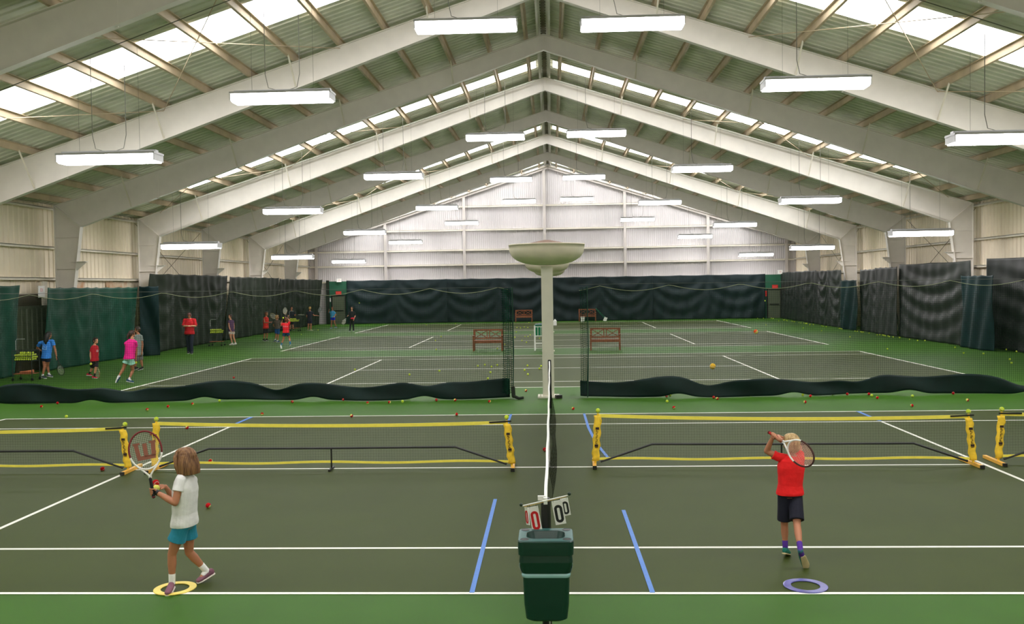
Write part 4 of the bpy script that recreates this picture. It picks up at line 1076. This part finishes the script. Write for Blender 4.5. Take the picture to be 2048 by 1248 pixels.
def racket(grip, d, nrm, label, cols=((200, 30, 40), (240, 238, 230)), length=0.66, logo=False, hw=0.125, hl=0.165, grip_c=(24, 24, 26), strg=(214, 214, 196), sr=0.0011, grp='rackets held by the players', ns=16):
    """grip = centre of the hand on the handle, d = direction towards the head, nrm = string bed normal"""
    grip = V(grip); d = V(d).normalized(); nrm = perp(V(nrm), d); s = d.cross(nrm)
    butt = grip-d*0.06; hc = butt+d*(length-hl)
    r = empty('tennis_racket', butt, label, 'racket', grp)
    capsule(MB(), butt, butt+d*0.17, .0145, .0135).build('grip', cloth(grip_c), r, smooth=True)
    MB().ell(butt, .017, .017, .010, B=M((s, nrm, d)).transposed()).build('butt_cap', cloth(cols[0]), r, smooth=True)
    ep = lambda t, k=1.0: hc+s*math.sin(t)*hw*k - d*math.cos(t)*hl*k
    up = MB().tube([ep(math.radians(a)) for a in range(75, 286, 6)], .0085, 8)
    lo = MB().tube([ep(math.radians(a)) for a in range(-76, 77, 6)], .0085, 8)
    th = butt+d*0.20
    for sg in (-1, 1):
        e = ep(sg*math.radians(38))
        lo.tube([butt+d*.16+s*sg*.003, th+s*sg*.008, th.lerp(e, .5)+s*sg*.004, e], [.010, .009, .009, .0085], 8)
    fr = up.build('frame', cloth(cols[0]), r, smooth=True)
    lo.build('throat', cloth(cols[1]), r, smooth=True)
    st_ = MB()
    for i in range(1, ns):
        x = -hw+2*hw*i/ns; h = hl*math.sqrt(max(0, 1-(x/hw)**2)); st_.tube([hc+s*x-d*h, hc+s*x+d*h], sr, 3)
    for i in range(1, int(ns*1.2)):
        y = -hl+2*hl*i/int(ns*1.2); h = hw*math.sqrt(max(0, 1-(y/hl)**2)); st_.tube([hc+d*y-s*h, hc+d*y+s*h], sr, 3)
    sb_ = st_.build('strings', cloth(strg), r)
    if logo:
        lg = MB(); u = d; W_ = s*logo
        def st(p, q, w__): lg.bar(hc+W_*p[0]+u*p[1], hc+W_*q[0]+u*q[1], w__, .0035, up=tuple(nrm))
        # stencilled angular letter: three stems joined along the bottom
        for x in (-.074, .0, .074): st((x, .062), (x*.84, -.062), .036)
        st((-.078, -.066), (.078, -.066), .036); st((-.098, .066), (-.04, .066), .018); st((.04, .066), (.098, .066), .018)
        lg.build('stencil', mat('stencil_red', (150, 92, 74), .8), sb_)
    return r

def finger_path(mb, pts, r0, r1):
    m = len(pts)-1
    for i in range(m):
        capsule(mb, pts[i], pts[i+1], r0+(r1-r0)*i/m, r0+(r1-r0)*(i+1)/m, n=10)
def grip_hand(mb, c, ax, wrist, rh, sc_=1.0, flip=1):
    """a fist closed around a bar: c centre, ax bar direction (towards the index finger), wrist joint"""
    c = V(c); ax = V(ax).normalized(); w_ = perp(V(wrist)-c, ax); b = ax.cross(w_)*flip
    fr = .0078*sc_
    pc = c+w_*(rh+.011*sc_)
    mb.loft([ering(pc+ax*k*.034*sc_, .014*sc_*e, w_, .026*sc_*e, b, 14) for k, e in ((-1.15, .7), (-.9, 1), (0, 1.05), (.9, 1), (1.15, .7))])
    capsule(mb, V(wrist), pc, .022*sc_, .020*sc_)
    for i, (o_, l, rr) in enumerate(((.030, 1.0, 1), (.0105, 1.08, 1.05), (-.0095, 1.0, 1), (-.028, .85, .85))):
        base = c+ax*o_*sc_; R_ = rh+fr*.9
        pts = []
        for k in range(6):
            a = math.radians(35+(205*l)*k/5); pts.append(base+(w_*math.cos(a)+b*math.sin(a))*(R_+(.008*sc_ if k == 0 else 0)))
        finger_path(mb, pts, fr*rr*1.05, fr*rr*.85)
    base = c+ax*.034*sc_
    pts = [pc+ax*.012*sc_-b*.018*sc_]
    for k in range(4):
        a = math.radians(-50-45*k); pts.append(base+ax*.006*k*sc_+(w_*math.cos(a)+b*math.sin(a))*(rh+fr*1.1))
    finger_path(mb, pts, fr*1.25, fr*.95)
def open_hand(mb, wrist, d, pn, sc_=1.0, curl=0.5, thumb=1):
    """relaxed hand: palm and five separate, slightly curled fingers"""
    wrist = V(wrist); d = V(d).normalized(); pn = perp(V(pn), d); s = d.cross(pn)*thumb
    pl_ = wrist+d*.045*sc_
    mb.loft([ering(wrist+d*t*sc_, .034*sc_*e, s, .014*sc_*e, pn, 14) for t, e in ((-.005, .6), (.015, .85), (.045, 1), (.075, .95), (.084, .7))])
    for o_, l, rr in ((.026, .95, 1), (.009, 1.05, 1.04), (-.009, .98, 1), (-.025, .78, .86)):
        p = wrist+d*.078*sc_+s*o_*sc_; dd = d; pts = [p]
        for k, sl_ in enumerate((.030, .022, .018)):
            dd = (dd*math.cos(curl*.7)+pn*math.sin(curl*.7)).normalized(); p = p+dd*sl_*l*sc_; pts.append(p)
        finger_path(mb, pts, .0082*rr*sc_, .0066*rr*sc_)
    p = wrist+d*.02*sc_+s*.026*sc_; pts = [p]
    dd = (d*.6+s*.7+pn*.25).normalized()
    for sl_ in (.026, .022, .020): p = p+dd*sl_*sc_; pts.append(p); dd = (dd+pn*.25+d*.35).normalized()
    finger_path(mb, pts, .0105*sc_, .008*sc_)

def person(name, j, face, h, label, skin, shirt, short, shoe, hair, hairc, build=1.0, sleeve=0.55, leg=0.55, sock=None, vox=0.011, grip=None, hands=None, hands_sc=None, grp='players on the courts', lean=None, pant=False, look=None, hs=1.0, detail=False, seam=None, sole=(236, 236, 230), tank=False, flare=1.0):
    J = {k: V(v) for k, v in j.items()}
    base = V((J['pl'].x, J['pl'].y, 0))
    root = empty('person', base, label, 'person', grp)
    s = h/1.75; g_ = s*build
    up = V((0, 0, 1)); F = V((math.cos(face), math.sin(face), 0)); 
    sv = (J['sr']-J['sl']); sd = perp(V((sv.x, sv.y, sv.z*.3)), up) if sv.length > 0 else V((1, 0, 0))
    # chest side axis and front axis
    spine = (J['nk']-J['pl']).normalized()
    a1 = perp(sv, spine); b1 = spine.cross(a1)
    hipa = perp(a1*.8+perp(F.cross(up), up)*.4*(1 if F.cross(up).dot(a1) > 0 else -1), up); hipb = up.cross(hipa)
    shw = max(.5*sv.length, .095*s*build+.02)
    sl, sr = J['sl'], J['sr']
    # --- body
    mb = MB()
    pl, nk = J['pl'], J['nk']; L_ = (nk-pl).length
    W = g_
    prof = [(-.10, .145, .105), (0.0, .160, .115), (.22, .140, .102), (.45, .148, .108), (.68, .165, .112), (.86, .150, .095), (.97, .085, .07), (1.03, .055, .055)]
    def torso(k=1.0, lo=-.10, hi=1.03, add=0.0, fl=0.0):
        rg = []
        for i in range(17):
            u = lo+(hi-lo)*i/16
            q = 0
            while q < len(prof)-2 and prof[q+1][0] < u: q += 1
            t = (u-prof[q][0])/(prof[q+1][0]-prof[q][0]); t = max(0, min(1, t))
            wx = prof[q][1]*(1-t)+prof[q+1][1]*t; wy = prof[q][2]*(1-t)+prof[q+1][2]*t
            ax_ = hipa.lerp(a1, max(0, min(1, u*1.6))).normalized(); bx_ = hipb.lerp(b1, max(0, min(1, u*1.6))).normalized()
            c = pl+(nk-pl)*u
            rg.append(ering(c, (wx*W)*k+add+fl*(1-i/16), ax_, (wy*W)*k+add+fl*(1-i/16), bx_, 24, 2.3))
        return rg
    mb.loft(torso())
    hd = J['hd']; HS = (0.80+0.20*s)*hs
    capsule(mb, nk-spine*.04*s, nk.lerp(hd, .55), .050*g_**.5*s**.5*1.0, .046*s**.5)
    # head
    hf = V(look).normalized() if look else F
    hr_ = hf.cross(up).normalized(); hu = hr_.cross(hf)
    B = M((hr_, hf, hu)).transposed()
    mb.ell(hd+hu*.018*HS-hf*.008*HS, .072*HS, .090*HS, .095*HS, B=B)
    mb.ell(hd-hu*.045*HS+hf*.022*HS, .052*HS, .058*HS, .060*HS, B=B)
    mb.ell(hd-hu*.083*HS+hf*.045*HS, .022*HS, .022*HS, .018*HS, B=B)
    mb.loft([ering(hd+hu*t*HS+hf*(f_)*HS, w__*HS, hr_, w__*1.1*HS, hf, 8) for t, f_, w__ in ((.02, .074, .007), (.0, .082, .010), (-.02, .092, .0135), (-.032, .088, .012), (-.038, .078, .006))])
    for sg in (-1, 1): mb.ell(hd+hr_*sg*.074*HS-hf*.005*HS-hu*.008*HS, .010*HS, .018*HS, .028*HS, B=B)
    mb.ell(hd-hu*.052*HS+hf*.075*HS, .020*HS, .010*HS, .0075*HS, B=B)
    # limbs
    for A, E, H in (('sl', 'el', 'hl'), ('sr', 'er', 'hr')):
        limb(mb, [nk.lerp(J[A], .45)-spine*.03*s, J[A], J[E], J[E].lerp(J[H], .35), J[H]], [.060*g_, .056*g_, .040*g_, .040*g_, .025*g_])
    hipj = {}
    for sg, K, A_, T in ((-1, 'kl', 'al', 'tl'), (1, 'kr', 'ar', 'tr')):
        hp = pl+hipa*sg*.080*g_*1.0-up*.02*s; hipj[K] = hp
        kn, an, to = J[K], J[A_], J[T]
        calf = kn.lerp(an, .32)
        limb(mb, [hp, hp.lerp(kn, .5), kn, calf, kn.lerp(an, .75), an], [.086*g_, .072*g_, .052*g_, .053*g_, .036*g_, .033*g_])
        fdv = (to-an); capsule(mb, an-up*.0, an+fdv*.5, .03*g_, .028*g_)
    # hands
    hsc = hands_sc or (h/1.75)**.7
    for side, A, H, E in (('l', 'sl', 'hl', 'el'), ('r', 'sr', 'hr', 'er')):
        spec = (hands or {}).get(side)
        if spec and spec[0] == 'grip': grip_hand(mb, spec[1], spec[2], J[H], spec[3], hsc, spec[4] if len(spec) > 4 else 1)
        elif spec and spec[0] == 'open': open_hand(mb, J[H], spec[1], spec[2], hsc, spec[3], spec[4])
        else:
            d_ = (J[H]-J[E]).normalized(); open_hand(mb, J[H], d_, (pl-J[H]) if abs((pl-J[H]).normalized().dot(d_)) < .95 else F, hsc, .45, 1 if side == 'l' else -1)
    body = mesh_obj('body', blob(mb, vox, 3), skin, root)
    # eyes and mouth
    for sg in (-1, 1):
        ec = hd+hr_*sg*.030*HS+hf*.070*HS+hu*.012*HS
        e = MB().ell(ec, .0135*HS, .012*HS, .009*HS, B=B).build('eye', m_eye, body, smooth=True)
        MB().ell(ec+hf*.0085*HS, .0055*HS, .0045*HS, .0060*HS, B=B).build('iris', m_iris, e, smooth=True) if detail else None
        if not detail: e.data.materials[0] = m_iris
    if detail:
        MB().ell(hd-hu*.052*HS+hf*.0825*HS, .017*HS, .004*HS, .0045*HS, B=B).build('lips', m_lip, body, smooth=True)
    # --- shirt
    mb = MB()
    mb.loft(torso(1.07, -.035 if not pant else -.06, .985, .013*s, .012*s*flare))
    if not tank:
        for A, E in (('sl', 'el'), ('sr', 'er')):
            e = J[A].lerp(J[E], sleeve)
            capsule(mb, nk.lerp(J[A], .35)-spine*.035*s, J[A], .062*g_, .066*g_)
            t = (e-J[A]).normalized(); aa = t.orthogonal().normalized(); bb = t.cross(aa)
            mb.loft([ering(J[A].lerp(e, u), r_, aa, r_, bb, 14) for u, r_ in ((-.1, .055*g_), (0, .066*g_), (.5, .063*g_), (1, .064*g_+.004))])
    else:
        for A in ('sl', 'sr'): capsule(mb, nk.lerp(J[A], .3)-spine*.035*s, J[A], .060*g_, .058*g_)
    def wr(co):
        q = co-root.location
        n_ = mnoise.noise(V((q.x*9, q.y*9, q.z*16+h*7)))*.006*s
        return co+V(((co.x-pl.x), (co.y-pl.y), 0)).normalized()*n_
    sh = mesh_obj('shirt', blob(mb, vox*.8, 3, wr), cloth(shirt), root)
    if seam: seam(J, sh, a1, b1, s, spine)
    # --- shorts or trousers
    mb = MB()
    rg = torso(1.07, -.08, .17, .008*s)
    mb.loft(rg)
    for K, A_ in (('kl', 'al'), ('kr', 'ar')):
        hp = hipj[K]; kn = J[K]; an = J[A_]
        if pant:
            mb.loft([ering(p_, r_, hipa, r_, hipb, 16) for p_, r_ in ((hp+up*.02, .095*g_), (hp.lerp(kn, .5), .088*g_), (kn, .072*g_), (kn.lerp(an, .5), .066*g_), (an-up*.03*s, .062*g_))])
        else:
            e = hp.lerp(kn, leg)
            t = (e-hp).normalized(); aa = perp(hipa, t); bb = t.cross(aa)
            mb.loft([ering(hp.lerp(e, u), r_, aa, r_*1.0, bb, 18) for u, r_ in ((-.15, .088*g_), (0, .097*g_), (.5, .098*g_), (1, .101*g_*flare))])
    mesh_obj('trousers' if pant else 'shorts', blob(mb, vox*.8, 3), cloth(short), root)
    # --- socks, shoes
    for A_, K, T in (('al', 'kl', 'tl'), ('ar', 'kr', 'tr')):
        an, kn, to = J[A_], J[K], J[T]
        if sock and not pant:
            hi = an.lerp(kn, sock[1])
            so = MB(); limb(so, [hi, an, an.lerp(to, .3)], [.041*g_, .038*g_, .034*g_]); so.build('sock', cloth(sock[0]), root, smooth=True)
        fd_ = (to-an); d_ = fd_.normalized()
        # heel sits behind and below the ankle
        foot_len = .25*s
        hz = up if abs(d_.z) < .75 else F
        upf = perp(hz, d_); sdv = d_.cross(upf)
        toe = to+d_*0.0; heel = toe-d_*foot_len if abs(d_.z) < .5 else toe-d_*foot_len
        if abs(d_.z) < .75:
            dh = V((d_.x, d_.y, 0)).normalized(); toe = V((to.x, to.y, max(.03*s, to.z+.02*s))); heel = toe-dh*foot_len*.96; heel.z = max(.03*s, min(an.z-.03*s, .25))
            d_ = (toe-heel).normalized(); upf = perp(up, d_); sdv = d_.cross(upf)
        rr = [(0, .022, .024, .012), (.08, .033, .040, .018), (.3, .037, .044, .022), (.55, .041, .034, .010), (.8, .042, .027, .003), (.95, .032, .020, 0), (1.0, .018, .012, 0)]
        k = MB().loft([ering(heel.lerp(toe, u)+upf*dz*s, wx*s*1.05, sdv, wz*s*1.05, upf, 16) for u, wx, wz, dz in rr])
        capsule(k, heel.lerp(toe, .22)+upf*.03*s, an, .036*s, .036*s)
        so = mesh_obj('shoe', blob(k, vox*.75, 2), cloth(shoe), root)
        MB().loft([ering(heel.lerp(toe, u)-upf*(.026)*s, wx*s*1.12, sdv, .011*s, upf, 16) for u, wx, wz, dz in rr]).build('sole', cloth(sole), so)
    # --- hair
    hm = hairm(*hairc)
    if hair:
        mb = MB(); c = hd+hu*.022*HS-hf*.020*HS
        mb.ell(c, .083*HS, .094*HS, .100*HS, B=B)
        mb.ell(hd+hu*.078*HS+hf*.02*HS, .064*HS, .070*HS, .040*HS, B=B)
        mb.ell(hd-hu*.025*HS-hf*.045*HS, .074*HS, .055*HS, .062*HS, B=B)
        if hair == 'bob':
            for u, wx, wy, dz in ((0, 1, 1, 0),):
                rings = []
                for i in range(9):
                    t = i/8; z = .05-.19*t
                    wd = .086+.020*math.sin(t*math.pi*.75); dp = .070+.022*math.sin(t*math.pi*.8)
                    rings.append(ering(hd+hu*z*HS-hf*(.026+.012*t)*HS, wd*HS, hr_, dp*HS, hf, 20))
                mb.loft(rings)
                for sg in (-1, 1):
                    limb(mb, [hd+hu*.08*HS+hf*.055*HS+hr_*sg*.035*HS, hd+hu*.03*HS+hf*.062*HS+hr_*sg*.068*HS, hd-hu*.05*HS+hf*.050*HS+hr_*sg*.078*HS, hd-hu*.12*HS+hf*.040*HS+hr_*sg*.07*HS], [.022*HS, .022*HS, .020*HS, .012*HS])
        if hair == 'long':
            limb(mb, [hd-hf*.06*HS, hd-hf*.09*HS-hu*.08*HS, hd-hf*.11*HS-hu*.18*HS, hd-hf*.11*HS-hu*.27*HS], [.08*HS, .085*HS, .075*HS, .04*HS])
        if hair == 'pony':
            limb(mb, [hd-hf*.09*HS+hu*.03*HS, hd-hf*.13*HS-hu*.05*HS, hd-hf*.13*HS-hu*.16*HS, hd-hf*.11*HS-hu*.27*HS], [.035*HS, .034*HS, .030*HS, .012*HS])
        def strand(co):
            q = co-c; ang = math.atan2(q.dot(hr_), -q.dot(hf)); k = .0022*math.sin(ang*34+3*math.sin(q.z*30))+.0016*math.sin(ang*71+q.z*20)
            r_ = V((q.x, q.y, 0)); return co+(r_.normalized()*k*HS if r_.length > .02 else V((0, 0, 0)))
        me = blob(mb, (vox*.6 if detail else vox*.8), 3, strand if detail else None)
        # open the face: pull hair in front of the hairline back under the skin
        for vv in me.vertices:
            q = vv.co-hd; f_ = q.dot(hf); z_ = q.dot(hu); x_ = q.dot(hr_)
            if f_ > .045*HS and z_ < .060*HS and abs(x_) < (.050 if hair == 'bob' else .075)*HS: vv.co -= hf*(f_-.045*HS)*.95
        mesh_obj('hair', me, hm, root)
    return root, J, hf

P_ = PEOPLE
A90 = math.pi/2
def back_print(txt, m, dz=.12, size=.1, side=-1):
    def f(J, sh, a1, b1, s, spine):
        b = b1 if (b1.y < 0) else -b1
        c = J['nk'].lerp(J['pl'], .38)+b*(.135*s)
        r_ = a1 if a1.x > 0 else -a1
        text_mb(txt, MB(), c, r_, spine, size, .012).build('print', m, sh)
    return f
def num_print(J, sh, a1, b1, s, spine):
    c = J['nk'].lerp(J['pl'], .40)+b1*(-.14*s if b1.y > 0 else .14*s)
    r_ = a1 if a1.x > 0 else -a1
    mb = MB()
    for x in (-.06, .06): mb.bar(c+r_*x+spine*.06, c+r_*x-spine*.07, .014, .012)
    mb.bar(c-r_*.067-spine*.065, c+r_*.067-spine*.065, .014, .012).bar(c-r_*.02+spine*.02, c+r_*.02-spine*.02, .012, .012)
    mb.build('print', cloth((150, 200, 240)), sh)

# near girl
j = P_['girl']
hl = V(j['hl']); gd = V((-.16, .02, 1.0)).normalized()
# handle runs through the left hand
gc = hl+V((-.02, -.02, .0))
hr = V(j['hr'])
girl_root, _, _ = person('girl', j, math.radians(168), 1.30, 'blonde girl in white shirt and turquoise shorts holding a racket upright', SK2, (226, 224, 222), (34, 132, 158), (128, 84, 100), 'bob',
       ((92, 58, 34), (150, 108, 66)), build=1.02, sleeve=.50, leg=.50, sock=((240, 240, 238), .30), vox=.0055, detail=True, flare=1.10,
       hands={'l': ('grip', gc, gd, .0150, 1), 'r': ('open', V((-.8, -.35, .1)), V((.0, -.6, .8)), .75, -1)}, hands_sc=.80, grp='children playing on the near court', look=(-.93, .30, -.06), hs=1.0, sole=(226, 216, 206))
racket(gc+gd*.02, gd, V((.30, -1, .12)), 'white and dark red racket with a red stencil, held up by the blonde girl', ((120, 40, 44), (236, 232, 226)), .60, logo=1, hw=.138, hl=.172, sr=.0009, grp='rackets held by the near players', ns=18)
ball(tuple(hr+V((-.055, -.075, .0))), 'r', 'red and yellow ball in the blonde girl\'s hand', 'balls in the near players\' hands', rot=(0, 1.2, 0))
ball(tuple(hr+V((-.085, -.015, .035))), 'd', 'dark red ball in the blonde girl\'s hand behind the yellow one', 'balls in the near players\' hands', rot=(3.1, 0, 0))
# wristband is worn, modelled as a thin dark band on the gripping wrist
wv = (V(j['el'])-hl).normalized(); wb_ = MB(); wa = wv.orthogonal().normalized(); wc_ = wv.cross(wa)
wb_.loft([ering(hl+wv*t, r_, wa, r_, wc_, 18) for t, r_ in ((-.008, .024), (.012, .0265), (.03, .0255))])
wb_.build('wristband', m_black, girl_root, smooth=True)

# near boy
j = P_['boy']
hb = V(j['hl']); bd = V((.185, -.25, -.125)).normalized()
gcb = hb+V((.00, -.02, .015))
person('boy', j, math.radians(95), 1.30, 'boy in red shirt and navy shorts swinging a racket, seen from behind', SK2, (236, 20, 22), (12, 14, 34), (20, 108, 92), 'short',
       ((150, 116, 70), (206, 178, 124)), build=.92, sleeve=.42, leg=.84, sock=((84, 44, 150), .30), vox=.0055, detail=True, flare=1.02,
       hands={'l': ('grip', gcb, bd, .0150, 1), 'r': ('grip', gcb+bd*.075, bd, .0150, -1)}, hands_sc=.80, grp='children playing on the near court', look=(-.05, 1, -.1), sole=(200, 184, 140))
racket(gcb+bd*.0, bd, V((.55, .80, .10)), 'white and red racket slung behind the head of the boy in red', ((70, 40, 34), (240, 238, 236)), .56, hw=.115, hl=.155, grip_c=(170, 30, 30), strg=(226, 160, 150), sr=.0018, grp='rackets held by the near players')

m_racc = ((176, 150, 90), (220, 210, 180))
# far players
far = [
 ('blue', 60, 1.50, 'long haired girl in a blue shirt walking beside the ball cart at far left', SK2, (56, 136, 226), (18, 22, 52), (60, 66, 76), 'long', ((22, 20, 20), (40, 34, 32)), dict(seam=num_print, leg=.3, sock=((235, 235, 235), .16))),
 ('redboy', -20, 1.30, 'dark haired boy in a red number shirt and red shoes, at the teal curtain', SK, (180, 14, 34), (30, 26, 30), (196, 24, 50), 'short', ((26, 20, 18), (44, 34, 28)), dict(seam=back_print('10', cloth((236, 220, 224))), leg=.8, sock=((24, 22, 22), .5))),
 ('grey', -150, 1.50, 'boy in a grey shirt and grey shorts standing behind the girl in pink', SK2, (140, 150, 144), (110, 106, 100), (44, 40, 38), 'short', ((46, 32, 24), (70, 50, 36)), dict(leg=.85, sock=((60, 50, 46), .1))),
 ('pink', 45, 1.55, 'girl in a pink shirt and pale green shorts leaning forward to hit', SK2, (226, 24, 132), (158, 214, 196), (30, 70, 100), 'pony', ((40, 22, 16), (70, 38, 24)), dict(leg=.42, sock=((225, 215, 220), .12), flare=1.15)),
 ('coach', -85, 1.80, 'adult in a red jacket and navy trousers looking down at both hands', SK, (190, 12, 26), (22, 28, 46), (20, 22, 30), 'short', ((70, 30, 28), (90, 44, 36)), dict(pant=True, sleeve=.95, build=1.12, look=(0, -.8, -.6))),
 ('purple', -120, 1.50, 'girl in a purple shirt and white shorts beside the middle ball cart', SK, (88, 60, 92), (222, 214, 204), (216, 210, 196), 'short', ((50, 26, 24), (74, 40, 32)), dict(leg=.42, sleeve=.3, sock=((230, 226, 220), .08))),
 ('tank', -20, 1.50, 'child in a red tank top and black striped shorts, leftmost of the back group', SK2, (214, 44, 36), (24, 22, 26), (30, 40, 34), 'short', ((96, 52, 30), (130, 76, 44)), dict(leg=.85, tank=True, sock=((40, 44, 40), .1))),
 ('dark', 30, 1.42, 'boy in a dark grey shirt and blue shorts holding a racket to his shoulder', SK2, (84, 74, 64), (18, 70, 122), (40, 66, 100), 'short', ((150, 116, 70), (190, 150, 96)), dict(leg=.8, sock=((225, 230, 236), .14))),
 ('shot', 80, 1.45, 'boy in a red lettered shirt, arms raised to serve, before the back group', SK2, (226, 26, 40), (20, 62, 96), (60, 130, 110), 'short', ((90, 50, 30), (120, 70, 40)), dict(leg=.5, seam=back_print('TEAM', cloth((240, 150, 160)), size=.09), sock=((30, 110, 160), .36), sleeve=.6)),
 ('adult', -60, 1.62, 'adult in dark clothes holding a racket out, behind the far ball cart', SK, (32, 36, 44), (30, 28, 34), (40, 46, 40), 'short', ((40, 20, 18), (60, 30, 26)), dict(leg=.8)),
 ('blond', 80, 1.60, 'blond boy in dark clothes reaching a racket to the right, near the far cart', SK2, (30, 30, 44), (26, 24, 52), (90, 110, 60), 'short', ((160, 126, 66), (200, 164, 96)), dict(leg=.45, sock=((200, 190, 120), .12))),
 ('ltblue', -100, 1.50, 'girl in light blue top and royal blue skirt near the left grey door', SK2, (70, 160, 206), (24, 44, 196), (60, 110, 140), 'short', ((80, 48, 30), (110, 70, 44)), dict(leg=.45)),
 ('black', -95, 1.60, 'player all in black with a red waist bag, rightmost of the far players', SK, (22, 22, 24), (20, 20, 22), (90, 100, 96), 'short', ((24, 22, 20), (40, 34, 30)), dict(pant=True, sleeve=.95, build=.9)),
]
RK = {}
for nm, deg, h, lab, sk, shc, soc, foc, hst, hc_, kw in far:
    jj = P_[nm]
    r_, J, hf = person(nm, jj, math.radians(deg), h, lab, sk, shc, soc, foc, hst, hc_, vox=.012, **kw)
    RK[nm] = r_
def hv(n_, k): return V(P_[n_][k])
G2 = 'rackets held by the far players'
racket(hv('blue', 'hr')+V((.03, 0, -.06)), (.25, 0, -1), (.2, 1, 0), 'dark racket hanging from the hand of the girl in blue', ((40, 44, 40), (50, 54, 40)), .62, sr=.002, grp=G2, ns=10)
racket(hv('redboy', 'hr')+V((.0, -.02, -.07)), (.0, -.1, -1), (.5, 1, 0), 'tan racket hanging in front of the boy in the red number shirt', ((150, 90, 60), (200, 180, 140)), .60, sr=.002, grp=G2, ns=10)
racket(hv('pink', 'hl')+V((.0, .05, .06)), (.05, .1, 1), (1, .3, 0), 'upright racket held by the girl in pink, edge on by her head', ((60, 40, 34), (230, 200, 170)), .60, sr=.002, grp=G2, ns=10)
racket(hv('dark', 'hr')+V((0, -.05, .05)), (-.8, 0, .62), (.1, 1, .1), 'pale racket over the shoulder of the boy in dark grey', ((150, 140, 90), (230, 226, 190)), .66, sr=.0025, grp=G2, ns=10)
racket(hv('adult', 'hr')+V((.05, -.05, .0)), (1, -.1, .0), (.1, .3, 1), 'racket held out flat to the right by the adult in dark clothes', ((50, 50, 46), (190, 190, 180)), .66, sr=.0025, grp=G2, ns=10)
racket(hv('blond', 'hr')+V((.05, 0, .05)), (.35, 0, .9), (.3, 1, 0), 'grey racket in the outstretched hand of the blond boy', ((70, 74, 72), (150, 150, 146)), .60, sr=.004, strg=(150, 160, 156), grp=G2, ns=14)
racket(hv('black', 'hl')+V((-.03, -.05, -.05)), (-.5, -.1, -.85), (.2, 1, 0), 'racket with white throat held by the player in black', ((50, 54, 50), (210, 210, 200)), .62, sr=.0025, grp=G2, ns=10)
racket(hv('shot', 'hr')+V((0, .02, .03)), (-.3, .5, .75), (.3, 1, 0), 'racket raised overhead by the boy serving in red', ((60, 60, 50), (190, 170, 140)), .60, sr=.0025, grp=G2, ns=10)
ball(tuple(hv('redboy', 'hl')+V((.01, -.04, -.09))), 'y', 'yellow ball in the hand of the boy in the red number shirt', 'balls in the far players\' hands', scale=1.2)
ball(tuple(hv('pink', 'hr')+V((.03, -.05, -.09))), 'y', 'yellow ball in the hand of the girl in pink', 'balls in the far players\' hands')
bag = MB().ell(hv('black', 'pl')+V((.07, -.13, .05)), .13, .05, .06).top('waist_bag', cloth((196, 24, 52)), tuple(hv('black', 'pl')+V((.07, -.13, .05))), smooth=True); tag(bag, 'red waist bag on the player in black', 'bag')
